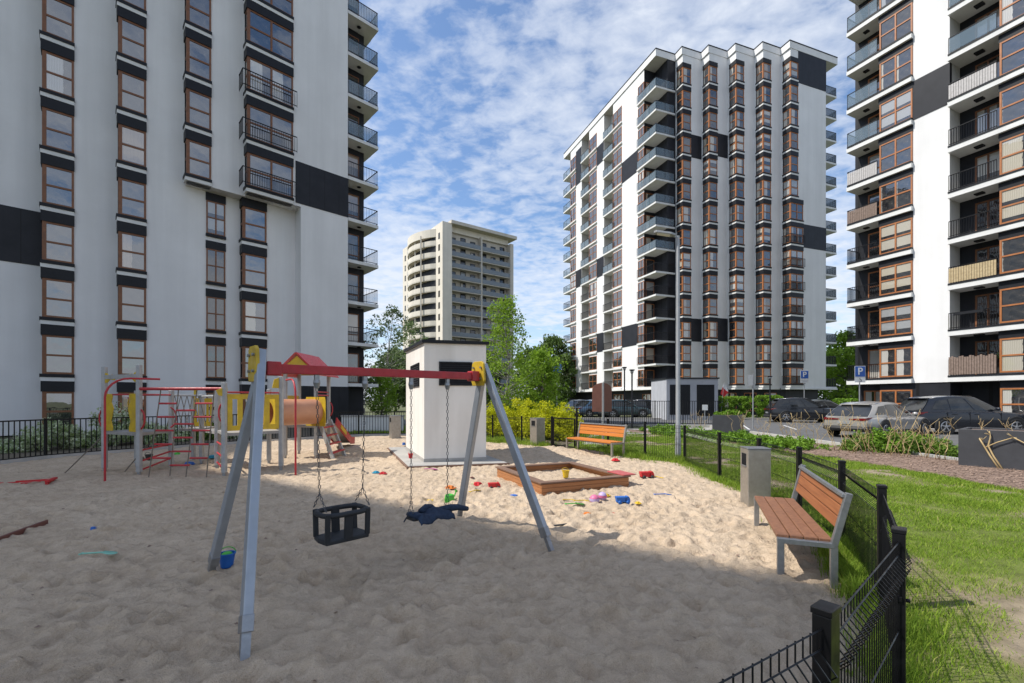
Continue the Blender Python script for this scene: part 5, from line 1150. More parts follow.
def fpole(x, y, top, r, dx_, dy_, lab):
    b = rp_(x, y, -0.1); pts = [b, rp_(x, y, top-.42)]
    for k in range(1, 7): a_ = PI/2*k/6; pts.append(rp_(x+dx_*(1-math.cos(a_))*.42, y+dy_*(1-math.cos(a_))*.42, top-.42+.42*math.sin(a_)))
    pts.append(rp_(x+dx_*.95, y+dy_*.95, top)); m_ = MB(); m_.tube(pts, r, 10); return m_.build('curved_pole', ['red_paint'], pg, smooth='auto')
fpole(-8.82, 9.75, 2.28, .022, .75, .65, ''); fpole(-5.05, 10.5, 2.30, .022, -.62, .78, '')
# red overhead beam and scramble net
m_ = MB(); m_.tube([rp_(-8.66, 10.48, 2.06), rp_(-6.68, 10.42, 2.06)], .036, 10); m_.build('overhead_beam', ['red_paint'], pg, smooth='auto')
nx = [-8.16, -7.75, -7.32, -6.92]
for i, x in enumerate(nx):
    m_ = MB(); x2 = x+(.02 if i % 2 else -.05); m_.tube([rp_(x, 10.46, 2.05), rp_((x+x2)/2, 10.3, 1.0), rp_(x2, 10.15, -.05)], .012, 6); m_.build('rope', ['rope'], pg)
for i in range(3):
    for k in range(5):
        z = (1.72-.31*k) if i % 2 == 0 else (1.56-.31*k); y = 10.46-.3*(2.05-z)/2.05
        rod(rp_(nx[i], y, z), rp_(nx[i+1], y, z), .022, 'rung')
# sloped rungs between the left platform and the back platform
for z0, z1 in ((.62, .66), (.36, .48), (.15, .30)): rod(rp_(*pB_, z0), rp_(*pC, z1), .022, 'rung')
rod(rp_(*pC, 1.92), rp_(*sC, 1.92), .022, 'rod', 'grey_post'); rod(rp_(*sC, 1.92), rp_(*sB, 1.92), .022, 'rod', 'grey_post'); rod(rp_(*sC, 1.9), rp_(*qD, 1.9), .022, 'rod', 'grey_post')
for i in range(5):
    f0, f1 = (i+.5)/5, (i+1.1)/5; P0 = rp_(*pC, 1.92).lerp(rp_(*sC, 1.92), f0)
    for sg in (-1, 1):
        m_ = MB(); m_.tube([P0, P0+Vector((sg*.22, 0, -.9))], .009, 5); m_.build('rope', ['rope'], pg)
# back platform: slotted yellow panel
def slotted(p, q, z0, h, slots, name='slotted_panel'):
    P, Q = rp_(*p), rp_(*q); d = Q-P; n = Vector((d.y, -d.x, 0)).normalized(); L = d.length-.12; d = d.normalized(); P = P+d*.06+Vector((0, 0, z0)); m_ = MB(); x = 0; s = 0.07
    cuts = [0]+[v for sl in slots for v in (sl[0]*L, sl[1]*L)]+[L]
    for k in range(0, len(cuts), 2): m_.box3(P+d*cuts[k]+Vector((0, 0, .12)), d*(cuts[k+1]-cuts[k]), n*.022, (0, 0, h-.24))
    m_.box3(P, d*L, n*.022, (0, 0, .119)); m_.box3(P+Vector((0, 0, h-.119)), d*L, n*.022, (0, 0, .119)); return m_.build(name, ['yellow_panel'], pg)
slotted((-9.15, 12.85), (-8.6, 13.0), 1.05, .80, [(.15, .25), (.38, .48), (.6, .7), (.82, .9)]); plate((-9.15, 12.85), (-8.6, 13.0), [(0, 0), (.15, 0), (.2, .2), (0, .25)], 1.86, name='corner_bracket')
# right platform: slotted panels and tunnel
slotted(qA, (-6.28, 10.87), 1.08, .86, [(.22, .45), (.68, .88)]); slotted((-6.34, 10.79), qB, 1.08, .86, [(.25, .46), (.66, .86)])
rod(rp_(*qA, 1.98), rp_(*qB, 1.98)); plate(qA, qB, [(0, 0), (-.16, .05), (-.2, .16), (-.05, .24), (0, .22)], 1.86, name='corner_bracket'); plate(qA, qB, [(.86, 0), (1, 0), (1, .26), (.9, .22)], 2.1, name='corner_bracket')
for z in (.72, .45, .2): rod(rp_(*qA, z), rp_(*qD, z), .022, 'rung')
def ring_panel(c_, ax_, w, h, r, name='tunnel_panel'):
    ax_ = Vector(ax_).normalized(); s = Vector((-ax_.y, ax_.x, 0)); m_ = MB(); n = 32; inn, ou = [], []
    for k in range(n):
        a_ = 2*PI*k/n; ca, sa = math.cos(a_), math.sin(a_); inn.append((r*ca, r*sa)); q = max(abs(ca)/(w/2), abs(sa)/(h/2)); ou.append((ca/q, sa/q))
    vs = []; C_ = rp_(*c_[:2], c_[2])
    for off in (0, .022):
        for lst in (inn, ou): vs += [C_+s*u+Vector((0, 0, v))+ax_*off for u, v in lst]
    fs = []
    for k in range(n):
        j = (k+1) % n; fs += [(k, j, n+j, n+k), (2*n+k, 3*n+k, 3*n+j, 2*n+j), (k, 2*n+k, 2*n+j, j), (n+k, n+j, 3*n+j, 3*n+k)]
    m_.add(vs, fs); return m_.build(name, ['yellow_panel'], pg)
t0_, t1_ = Vector((-6.55, 12.05, 1.46)), Vector((-5.80, 13.3, 1.46)); tax = (t1_-t0_).normalized()
ring_panel(t0_-tax*.03, tax, .98, .86, .33); ring_panel(t1_-tax*.02, tax, .92, .86, .33)
s_ = Vector((-tax.y, tax.x, 0)); m_ = MB(); n = 28; L = (t1_-t0_).length; vs = []; K = 12
for i in range(K+1):
    for rr in (.365, .345):
        r_ = rr+.004*math.sin(i*PI); c_ = rp_(t0_.x, t0_.y, t0_.z)+tax*(L*i/K)
        vs += [c_+s_*(r_*math.cos(2*PI*k/n))+Vector((0, 0, r_*math.sin(2*PI*k/n))) for k in range(n)]
fs = []
for i in range(K):
    for k in range(n):
        j = (k+1) % n; b0 = i*2*n; fs += [(b0+k, b0+j, b0+2*n+j, b0+2*n+k), (b0+n+k, b0+3*n+k, b0+3*n+j, b0+n+j)]
m_.add(vs, fs); m_.build('tunnel', ['pink_plastic'], pg, smooth=True)
# roofed tower
rc = [(p[0]-PO.x, p[1]-PO.y) for p in (rA, rB, rC, rD)]
cx_, cy_ = sum(p[0] for p in rc)/4, sum(p[1] for p in rc)/4; hw, hd_ = .68, .78
m_ = MB(); zr = 2.62; ap = 3.22
for sg in (-1, 1):
    e0 = Vector((cx_+sg*hw, cy_-hd_, zr-.08)); r0 = Vector((cx_, cy_-hd_, ap)); d = r0-e0; nn2 = d.cross(Vector((0, 1, 0))).normalized()*(.03 if sg > 0 else -.03)
    m_ = MB(); m_.box3(e0, d, (0, 2*hd_, 0), nn2*(-1 if nn2.z < 0 else 1)); m_.build('roof_panel', ['red_paint'], pg)
for yy in (cy_-hd_+.06, cy_+hd_-.08):
    m_ = MB(); m_.sheet([(-hw*.86, 0), (hw*.86, 0), (0, ap-zr-.09)], Vector((cx_, yy, zr)), (1, 0, 0), (0, 0, 1), (0, .02, 0)); m_.build('gable', ['yellow_panel'], pg)
rod(rp_(*rB, 1.95), rp_(*rC, 1.95)); rod(rp_(*rB, 2.05), rp_(*rC, 2.05), .02); slotted(rD, rA, 1.08, .86, [(.2, .35), (.6, .75)])
def loop(x, y, ang, z=1.35):
    m_ = MB(); d = Vector((math.cos(ang), math.sin(ang), 0)); b = rp_(x, y, z); m_.tube([b+Vector((0, 0, .26))]+[b+d*.13*math.cos(a_)+Vector((0, 0, .24*math.sin(a_))) for a_ in (1.2, .8, .3, -.3, -.8, -1.2)]+[b-Vector((0, 0, .26))], .018, 8); m_.build('grab_handle', ['red_paint'], pg, smooth='auto')
loop(*pA, PI); loop(*pB_, 0); loop(*qA, PI, 1.5); loop(-8.8, 11.6, 0.2); loop(*rB, 0.05, 1.5); loop(*rC, 0.05, 1.5); loop(-5.9, 13.75, PI, 1.5)
# steps on the right side
for (x0, y0, x1, y1) in ((-5.88, 13.72, -5.32, 13.5), (-5.98, 14.8, -5.35, 14.5)):
    m_ = MB(); m_.bar(rp_(x0, y0, 1.15), rp_(x1, y1, -.1), .05, .11); m_.build('stair_rail', ['grey_post'], pg)
for k in range(4):
    f = (k+.6)/4.4; m_ = MB(); a_ = rp_(-5.88, 13.72, 1.1).lerp(rp_(-5.34, 13.5, 0), f); b = rp_(-5.98, 14.8, 1.1).lerp(rp_(-5.37, 14.5, 0), f); m_.bar(a_, b, .14, .035, 0); m_.build('step', ['red_paint'], pg)
# slide off the back
m_ = MB(); S0, S1, S2 = rp_(-6.15, 14.95, 1.03), rp_(-6.35, 16.9, .22), rp_(-6.4, 17.4, .18); sd_ = Vector((1, .1, 0))*.28
for p, q in ((S0, S1), (S1, S2)): m_.add([p-sd_, p+sd_, q+sd_, q-sd_, p-sd_-Vector((0, 0, .03)), p+sd_-Vector((0, 0, .03)), q+sd_-Vector((0, 0, .03)), q-sd_-Vector((0, 0, .03))], [(0, 1, 2, 3), (7, 6, 5, 4), (0, 4, 5, 1), (1, 5, 6, 2), (2, 6, 7, 3), (3, 7, 4, 0)])
m_.build('slide_chute', ['galvanised'], pg)
for sg in (-1, 1):
    m_ = MB()
    for p, q in ((S0, S1), (S1, S2)): m_.bar(p+sd_*sg*1.06+Vector((0, 0, .06)), q+sd_*sg*1.06+Vector((0, 0, .06)), .035, .26)
    sd2 = m_.build('slide_side', ['red_paint'], pg)
    m_ = MB(); p = S0.lerp(S1, .25)+sd_*sg*1.12; q = S0.lerp(S1, .6)+sd_*sg*1.12; m_.bar(p+Vector((0, 0, .06)), q+Vector((0, 0, .06)), .035, .15); m_.build('side_stripe', ['yellow_panel'], sd2)
# diagonal ropes under the left platform
for (x0, y0, x1, y1) in ((-10.05, 11.1, -10.75, 10.7), (-9.35, 11.9, -9.55, 11.0)):
    m_ = MB(); m_.tube([rp_(x0, y0, .95), rp_(x1, y1, -.05)], .014, 6); m_.build('rope', ['rope'], pg)
m_ = MB(); m_.sphere(rp_(-9.55, 11.6, .28), .07, 10); m_.tube([rp_(-9.55, 11.6, .3), rp_(-9.5, 11.6, 1.0)], .010, 5); m_.build('rope_seat', ['rope'], pg)

# ------------------------------------------------------------------ lamps, signs, small buildings
def lathe_post(t, h, r0, r1, mat='lamp_grey', name='pole', n=14):
    m_ = MB(); m_.lathe([(0, -.1), (r0*1.5, -.1), (r0*1.5, .02), (r0, .03), (r0, .7), (r0*.86, .74), (r1, h), (0, h)], (0, 0, 0), n); return m_.build(name, [mat], t, smooth='auto')
x, y = at(678, 13.3); t = thing('street_lamp', 'tall grey street lamp with a flat angled head standing in the wire fence line', 'lamp', (x, y, 0)); HL = hgt(236, 13.3); lathe_post(t, HL, .082, .045)
m_ = MB(); m_.bar((0, 0, HL-.03), (-.16, .05, HL+.03), .05, .05); m_.build('arm', ['lamp_grey'], t)
m_ = MB(); m_.sheet([(0, -.07), (.12, -.13), (.55, -.12), (.62, 0), (.55, .12), (.12, .13), (0, .07)], (-.08, .02, HL+.0), Vector((-.93, .2, .22)).normalized(), Vector((.2, .97, 0)).normalized(), (0, 0, .065)); hd = m_.build('lamp_head', ['lamp_grey'], t, bevel=.01)
m_ = MB(); d_ = Vector((-.93, .2, .22)).normalized(); m_.sheet([(.15, -.09), (.52, -.09), (.52, .09), (.15, .09)], Vector((-.08, .02, HL-.012)), d_, Vector((.2, .97, 0)).normalized(), (0, 0, .012)); m_.build('lens', ['sign_white'], hd)
m_ = MB(); m_.box(-.08, .08, -.1, -.08, .55, .95); 
def park_lamp(px, y, py, label):
    x, y = at(px, y); t = thing('path_lamp', label, 'lamp', (x, y, 0), 0, 'slim lamps in front of the middle tower'); h = hgt(py, y); lathe_post(t, h-.25, .06, .05, 'dark_trim')
    m_ = MB(); m_.lathe([(0, h), (.17, h), (.17, h-.06), (.075, h-.10), (.075, h-.25), (0, h-.25)], (0, 0, 0), 14); m_.build('lamp_head', ['dark_trim'], t, smooth='auto'); m_ = MB(); m_.lathe([(.11, h-.105), (.11, h-.19), (0, h-.2)], (0, 0, 0), 12); m_.build('lens', ['lamp_lens'], t, smooth=True)
park_lamp(624.5, 33.5, 367, 'slim dark path lamp nearest the brown board'); park_lamp(632, 28.5, 369.5, 'slim path lamp between the brown board and the street lamp'); park_lamp(770, 36, 376, 'slim path lamp left of the black car')
x, y = at(603, 16.9); t = thing('notice_board', 'reddish brown arched notice board on a pale post behind the far bench', 'notice board', (x, y, 0)); ht = hgt(382, y)
m_ = MB(); m_.box(-.035, .035, -.03, .03, -.1, ht-.02); m_.build('post', ['grey_post'], t, bevel=.006)
for sg, rot in ((-1, .25), (1, -.35)):
    d_ = Vector((sg*math.cos(rot*sg), abs(math.sin(rot)), 0)); W_ = .36
    m_ = MB(); m_.sheet([(0, 0), (W_, 0), (W_, .86), (W_*.82, .98), (W_*.45, 1.06), (0, 1.10)], Vector((sg*.03, .035, ht-1.12)), d_, (0, 0, 1), Vector((0, .03, 0))); m_.build('board', ['board_brown'], t, bevel=.004)
def glyph(parent, txt, size, loc, mat, rotz=0.0, th=.004):
    cu = bpy.data.curves.new('lettering', 'FONT'); cu.body = txt; cu.size = size; cu.align_x = 'CENTER'; cu.align_y = 'CENTER'; cu.extrude = th; cu.offset = size*.018
    o = bpy.data.objects.new('lettering', cu); COL.objects.link(o); bpy.context.view_layer.update(); me = bpy.data.meshes.new_from_object(o.evaluated_get(bpy.context.evaluated_depsgraph_get())); bpy.data.objects.remove(o); bpy.data.curves.remove(cu)
    me.materials.clear(); me.materials.append(M[mat]); q = obj('lettering', me, parent, loc); q.rotation_euler = (PI/2, 0, rotz); return q
def psign(px, y, pyt, label, extra, w=.72):
    x, y = at(px, y); ht = hgt(pyt, y); t = thing('parking_sign', label, 'sign', (x, y, 0)); m_ = MB(); m_.tube([(0, .04, -.1), (0, .04, ht-.05)], .035, 10); m_.build('post', ['lamp_grey'], t, smooth='auto')
    m_ = MB(); m_.box(-w/2, w/2, -.012, .0, ht-w*1.02, ht); s = m_.build('sign_plate', ['sign_white'], t, bevel=.01); m_ = MB(); m_.box(-w/2+.025, w/2-.025, -.016, -.0125, ht-w*1.02+.025, ht-.025); m_.build('blue_field', ['sign_blue'], s)
    glyph(s, 'P', w*.92, (0, -.021, ht-w*.52), 'sign_white')
    m_ = MB(); m_.box(-w/2, w/2, -.012, 0, ht-w*1.02-.36, ht-w*1.02-.015); e_ = m_.build('lower_plate', ['sign_white'], t, bevel=.01)
    if extra:                                                       # wheelchair pictogram
        m_ = MB(); z = ht-w*1.02-.19; Y = -.016
        ring = [Vector((.0+.085*math.cos(a_), Y, z-.04+.085*math.sin(a_))) for a_ in np.linspace(-2.6, 1.2, 14)]; m_.tube(ring, .010, 5)
        m_.tube([(-.02, Y, z+.07), (-.01, Y, z-.0), (.06, Y, z-.0), (.10, Y, z-.10)], .014, 5); m_.sphere((-.02, Y, z+.11), .026, 8); m_.build('pictogram', ['black_metal'], e_)
    else:
        m_ = MB(); z = ht-w*1.02-.19
        for k, ww in enumerate((.5, .42, .3)): m_.box(-w*ww, w*ww, -.016, -.0125, z+.07-.08*k, z+.095-.08*k)
        m_.build('small_print', ['lamp_grey'], e_)
psign(804.5, 40, 370.5, 'blue P parking sign above the black car, left one of the two', False); psign(860, 30, 366, 'blue P parking sign with a wheelchair plate behind the silver car', True)
x, y = at(705, 30.6); t = thing('small_sign', 'small white square sign on a low post in front of the utility building', 'sign', (x, y, 0)); m_ = MB(); m_.tube([(0, .03, -.1), (0, .03, hgt(406, y))], .03, 8); m_.build('post', ['lamp_grey'], t); m_ = MB(); m_.box(-.19, .19, -.012, .0, hgt(410.3, y), hgt(404.8, y)); m_.build('sign_plate', ['sign_white'], t, bevel=.008)
x, y = at(753, 28); t = thing('road_sign', 'thin grey pole with a dark narrow sign, left of the black car', 'sign', (x, y, 0)); m_ = MB(); m_.tube([(0, 0, -.1), (0, 0, hgt(374.5, y))], .035, 10); m_.build('post', ['lamp_grey'], t, smooth='auto'); m_ = MB(); m_.box3((-.30, .02, hgt(385.5, y)), (.25, -.1, 0), (.006, .015, 0), (0, 0, .66)); m_.build('sign_plate', ['lamp_grey'], t)
x, y = at(557, 47); t = thing('road_sign', 'small blue square sign in the far trees left of the middle tower', 'sign', (x, y, 0)); m_ = MB(); m_.tube([(0, .03, -.1), (0, .03, 4.2)], .04, 8); m_.build('post', ['lamp_grey'], t); m_ = MB(); m_.box(-.45, .45, -.02, .0, hgt(372.5, y), hgt(364, y)); m_.build('sign_plate', ['sign_blue'], t)
# utility building
x0, y0 = at(666.5, 41); x1, _ = at(718, 41); t = thing('utility_building', 'low grey utility building with two dark louvred doors below the middle tower', 'building', (x0, 41, 0)); Wd = x1-x0; Hh = hgt(377.5, 41)
m_ = MB(); m_.box(0, Wd, 0, 4.5, -.05, Hh-.12); m_.build('wall', ['utility_grey'], t); m_ = MB(); m_.box(-.1, Wd+.1, -.1, 4.6, Hh-.118, Hh); m_.build('roof', ['dark_trim'], t)
for s0, s1, vert in ((.30, 2.15, 0), (2.75, 4.35, 1)):
    m_ = MB(); m_.box(s0, s1, -.03, .05, .45 if not vert else .35, 3.2); 
    n = 14
    for k in range(n):
        if vert: xx = s0+(s1-s0)*(k+.5)/n; m_.box(xx-.02, xx+.02, -.05, -.028, .4, 3.15)
        else: zz = .5+2.6*(k+.5)/n; m_.box(s0+.05, s1-.05, -.055, -.028, zz-.04, zz+.02)
    m_.build('louvred_door', ['dark_trim'], t)
# small wall and ramp by the left tower, flag, planters
x, y = at(345, 25.6); t = thing('garden_wall', 'low pale wall by the end of the left tower seen through the bars', 'wall', (x, y, 0)); m_ = MB(); m_.box(-.2, 3.3, 0, .2, -.1, .85); m_.build('wall', ['slab_paint'], t); m_ = MB(); m_.box(-.25, 3.35, -.05, .25, .852, .93); m_.build('coping', ['concrete'], t)
x, y = at(724, 43.5); t = thing('flag', 'small white and red flag on a short pole before the hedge', 'flag', (x, y, 0)); m_ = MB(); m_.tube([(-.35, 0, 0), (0, 0, hgt(383, 43.5))], .02, 6); m_.build('pole', ['lamp_grey'], t)
zt = hgt(384, 43.5); m_ = MB(); m_.sheet([(0, 0), (.25, -.25), (.42, -.75), (.18, -.62), (-.12, -.3)], (0, 0, zt), (1, 0, 0), (0, 0, 1), (0, .02, 0)); m_.build('white_field', ['sign_white'], t); m_ = MB(); m_.sheet([(-.12, -.3), (.18, -.62), (.42, -.75), (.0, -1.3), (-.3, -.95)], (0, -.004, zt), (1, 0, 0), (0, 0, 1), (0, .02, 0)); m_.build('red_field', ['toy_red'], t)
def planter(p, d, L, Wp, H, label):
    d = Vector((d[0], d[1], 0)).normalized(); n = Vector((-d.y, d.x, 0)); t = thing('planter', label, 'planter', (p[0], p[1], 0)); fr = FR((0, 0), d, n); m_ = MB(); w = .1
    fbox(m_, fr, 0, L, 0, w, -.05, H); fbox(m_, fr, 0, L, Wp-w, Wp, -.05, H); fbox(m_, fr, 0, w, w+.001, Wp-w-.001, -.05, H-.001); fbox(m_, fr, L-w, L, w+.001, Wp-w-.001, -.05, H-.001); m_.build('box', ['planter_grey'], t, bevel=.008)
    m_ = MB(); fbox(m_, fr, w, L-w, w, Wp-w, H-.3, H-.05); m_.build('soil', ['mulch'], t); return t, fr
pt, pf = planter((12.0, 12.1), (.62, -.78), 2.6, 1.5, 1.02, 'large dark grey planter with a dry climber on its side at the right edge')
pt2, pf2 = planter((11.3, 25.4), (.85, -.5), 1.5, 1.3, .96, 'small dark grey planter with low green plants on top, near the white square sign')
o_ = Vector((12.0, 12.1, 0))
for i in range(5): dry((12.0+.62*.5*i+.6, 12.1-.78*.5*i+.65), .22, 2, 'short dry stalk in the soil of the large planter', .15, .97, 0, .008)
shrub((11.3+.95, 25.4+.25), .75, .6, .42, 'low green plants growing in the small dark planter', 'leaf_cover', 'planter_plants', 30, 40, .10, .16, None, .9, 'plant', 4)
def on_face(s, z, off=.06): q = pf.p(s, -off); return Vector((q.x, q.y, z))
cl = thing('dry_climber', 'leafless tan climber trained up the face of the large dark planter', 'dry plant', (12.0, 12.1, 0)); m_ = MB()
m_.tube([on_face(.78, .0, .12), on_face(.60, .35), on_face(.48, .62), on_face(.40, .80)], [.022, .02, .018, .014], 6); m_.tube([on_face(.84, .0, .13), on_face(.66, .35, .07), on_face(.56, .62), on_face(.60, .85), on_face(.58, 1.0)], [.022, .02, .018, .015, .01], 6)
m_.tube([on_face(.52, .58), on_face(.72, .72), on_face(.98, .85), on_face(1.05, .86)], [.016, .014, .012, .01], 6); m_.tube([on_face(1.0, .86), on_face(1.2, .72), on_face(1.45, .55), on_face(1.6, .45)], [.014, .012, .01, .008], 6)
for s, z in ((.45, .75), (.6, .9), (1.0, .86)):
    for k in range(3): m_.tube([on_face(s, z), on_face(s+random.uniform(-.12, .12), z+random.uniform(.03, .14), random.uniform(.05, .15))], [.009, .004], 5)
m_.build('stems', ['dry_stem'], cl, smooth=True)

# ------------------------------------------------------------------ cars
def car(loc, heading, label, paint_, L=4.7, Wd=1.88, H=1.66, sc=1.0, style='suv', name='parked_car', detail=True, rear=.38):
    t = thing(name, label, 'car', loc, heading, 'parked cars'); t.scale = (sc, sc, sc); hw = Wd/2; zb = .26; belt = H*.60
    cab0, cab1 = (-L*.478, L*.245) if style == 'suv' else (-L*.40, L*.16)      # cabin foot rear / front (x = 0 middle)
    rf0, rf1 = (-L*rear, L*.015) if style == 'suv' else (-L*.24, L*.0)          # roof rear / front
    xs_ = np.linspace(-L/2, L/2, 27)
    def prof(x):
        u = x/(L/2); wv = hw*(1-.22*max(0, abs(u)-.70)**1.3*4.6); 
        hood = belt-.03-.16*max(0, (u-.35)/.65)**2-.10*max(0, (u-.86)/.14)**2; rear = belt-.02-.03*max(0, (-u-.8)/.2)
        top = hood if u > .3 else (rear if u < -.7 else belt-.01)
        return wv, top, zb+.10*max(0, (abs(u)-.85)/.15)
    def halfsec(x):
        w, top, z0 = prof(x)
        return [(0, z0), (w*.86, z0), (w*.97, z0+.10), (w, z0+.30), (w*.985, top*.72+.12), (w*.955, top-.05), (w*.88, top), (0, top+.035)]
    m_ = MB(); vs = []; ns = 8
    for x in xs_:
        hs_ = halfsec(x); vs += [(x, -y, z) for y, z in hs_]+[(x, y, z) for y, z in hs_[::-1][1:-1]]
    K = 14; fs = []
    for i in range(len(xs_)-1):
        for k in range(K): fs.append((i*K+k, i*K+(k+1) % K, (i+1)*K+(k+1) % K, (i+1)*K+k))
    fs += [tuple(range(K)), tuple(range((len(xs_)-1)*K, len(xs_)*K))[::-1]]
    m_.add(vs, fs)
    # cabin shell: foot ring at the belt, mid ring, roof ring
    wb, wr_ = hw*.90, hw*.70
    def cab(x_u, v):                            # x_u 0..1 rear->front, v 0 foot..1 roof -> (x, half width, z)
        x = (cab0+(cab1-cab0)*x_u)*(1-v)+(rf0+(rf1-rf0)*x_u)*v
        z = belt-.04+(H-.06-belt+.04)*v-.07*v*max(0, .55-x_u)**1.3*2+(.05*math.sin(PI*min(1, max(0, x_u)))*v)
        w = wb*(1-v)+wr_*v+.03*math.sin(PI*v); w *= 1-.10*(abs(x_u-.5)*2)**3
        return x, w, z
    NU, NV = 14, 5; vs = []; fs = []
    for sgn in (-1, 1):
        o_ = len(vs)
        for j in range(NV+1):
            for i in range(NU+1): x, w, z = cab(i/NU, j/NV); vs.append((x, sgn*w, z))
        for j in range(NV):
            for i in range(NU):
                q = (o_+j*(NU+1)+i, o_+j*(NU+1)+i+1, o_+(j+1)*(NU+1)+i+1, o_+(j+1)*(NU+1)+i); fs.append(q)
    S = (NU+1)*(NV+1)
    for j in range(NV):
        for i in (0, NU): a_ = j*(NU+1)+i; fs.append((a_, a_+NU+1, S+a_+NU+1, S+a_))
    top0 = NV*(NU+1); cr = len(vs)
    for i in range(NU+1): x, w, z = cab(i/NU, 1); vs.append((x, 0, z+.045))
    for i in range(NU):
        fs.append((top0+i, top0+i+1, cr+i+1, cr+i)); fs.append((S+top0+i, cr+i, cr+i+1, S+top0+i+1))
    m_.add(vs, fs)
    body = m_.build('body', [paint_], t, smooth='auto')
    def patch(name_, us, vsr, off=.012, mat='car_glass', sides=(-1, 1)):
        for sgn in sides:
            g = MB(); n1 = 6; P = []
            for j in range(4):
                v = vsr[0]+(vsr[1]-vsr[0])*j/3
                for i in range(n1+1):
                    ua = us[0]+(us[2]-us[0])*j/3; ub = us[1]+(us[3]-us[1])*j/3; x, w, z = cab(ua+(ub-ua)*i/n1, v); P.append((x, sgn*(w+off), z))
            g.add(P, [(j*(n1+1)+i, j*(n1+1)+i+1, (j+1)*(n1+1)+i+1, (j+1)*(n1+1)+i) for j in range(3) for i in range(n1)]); g.build(name_, [mat], t, smooth=True)
    v0, v1 = .12, .86
    patch('side_window', (.64, .955, .66, .93), (v0, v1)); patch('side_window', (.335, .615, .34, .64), (v0, v1)); patch('side_window', (.09, .31, .13, .315), (v0+.08, v1-.05))
    def cross(name_, u, vv, off, fw=.9):
        g = MB(); P = []; n1 = 8
        for j in range(5):
            v = vv[0]+(vv[1]-vv[0])*j/4; x, w, z = cab(u, v)
            for i in range(n1+1): s = -1+2*i/n1; P.append((x+off*(1-.0*s*s), s*w*fw, z+.01))
        g.add(P, [(j*(n1+1)+i, j*(n1+1)+i+1, (j+1)*(n1+1)+i+1, (j+1)*(n1+1)+i) for j in range(4) for i in range(n1)]); return g.build(name_, ['car_glass'], t, smooth=True)
    cross('windscreen', 1.0, (.08, .95), .018, .95); cross('rear_window', 0.0, (.08, .92), -.02, .96)
    if style == 'suv':
        m_ = MB(); x, w, z = cab(0, 1); m_.box(x-.16, x+.1, -w*.9, w*.9, z-.005, z+.03); m_.build('spoiler', [paint_], t, bevel=.01)
    # wheels, arches
    wr2 = .355 if style == 'suv' else .32
    for sx in (-L*.298, L*.312):
        for sg in (-1, 1):
            w0 = prof(sx)[0]; ax_ = (0, sg, 0)
            m_ = MB(); ring = [Vector((sx+(wr2+.085)*math.cos(a_), sg*(w0-.015), .35+(wr2+.085)*math.sin(a_))) for a_ in np.linspace(-.25, PI+.25, 15)]; m_.tube(ring, .036, 6); m_.lathe([(wr2+.07, 0), (wr2+.07, .02), (0, .02)], (sx, sg*(w0-.012), .35), 24, 0, ax_); m_.build('wheel_arch', ['car_plastic'], t, smooth='auto')
            m_ = MB(); m_.lathe([(wr2*.66, -.02), (wr2*.70, .055), (wr2*.93, .06), (wr2, .03), (wr2, -.15), (wr2*.6, -.16)], (sx, sg*(w0-.03), .35), 24, 0, ax_); wh = m_.build('wheel', ['tyre'], t, smooth='auto')
            m_ = MB(); c_ = Vector((sx, sg*(w0+.012), .35)); m_.lathe([(wr2*.68, 0), (wr2*.60, .015), (wr2*.58, -.03)], c_, 24, 0, ax_); m_.lathe([(.07, .012), (.0, .02)], c_, 12, 0, ax_)
            for k in range(5):
                a_ = 2*PI*k/5+.3; d_ = Vector((math.cos(a_), 0, math.sin(a_))); m_.bar(c_+d_*.03, c_+d_*wr2*.64, .05, .022, 0, (0, 1, 0))
            m_.build('rim', ['rim_alloy'], wh, smooth='auto')
    # sills, bumpers, lamps, handles, mirrors, plate
    m_ = MB(); 
    for sg in (-1, 1): m_.box3((-L*.22, sg*hw*.93-.03, zb-.02), (L*.45, 0, 0), (0, .06, 0), (0, 0, .13))
    m_.build('sill', ['car_plastic'], t, bevel=.01)
    for sx, nm in ((-1, 'rear_bumper'), (1, 'front_bumper')):
        m_ = MB(); xe = sx*L/2; wE = prof(xe)[0]; ring = [Vector((xe-sx*.42, -wE*1.06, .42)), Vector((xe-sx*.05, -wE*.98, .42)), Vector((xe+sx*.03, -wE*.7, .42)), Vector((xe+sx*.045, 0, .42)), Vector((xe+sx*.03, wE*.7, .42)), Vector((xe-sx*.05, wE*.98, .42)), Vector((xe-sx*.42, wE*1.06, .42))]; m_.tube(ring, .10, 8); m_.build(nm, [paint_ if sx > 0 else 'car_plastic'], t, smooth='auto')
    zt = belt-.10; wE = prof(-L/2)[0]
    for sg in (-1, 1):
        m_ = MB(); m_.sheet([(0, 0), (.62, .03), (.62, .08), (0, .11)], (-L/2-.02, sg*wE*.99, zt-.08), Vector((0, -sg, 0)), (0, 0, 1), (.05, 0, 0)); m_.bar((-L/2+.0, sg*(wE+.008), zt-.02), (-L/2+.36, sg*(wE*1.045+.012), zt+.03), .02, .09); m_.build('tail_light', ['tail_red'], t, bevel=.008)
        wF = prof(L/2-.1)[0]; m_ = MB(); m_.bar((L/2-.02, sg*wF*.60, zt-.20), (L/2-.30, sg*(wF*1.0), zt-.13), .06, .10); m_.build('headlight', ['lamp_lens'], t, bevel=.01)
        x, w, z = cab(.9, .14); m_ = MB(); m_.sphere((x+.05, sg*(w+.16), z+.05), .11, 10, 0, (.7, 1, .75)); m_.bar((x+.05, sg*w, z), (x+.05, sg*(w+.12), z+.03), .05, .04); m_.build('door_mirror', [paint_], t, smooth=True)
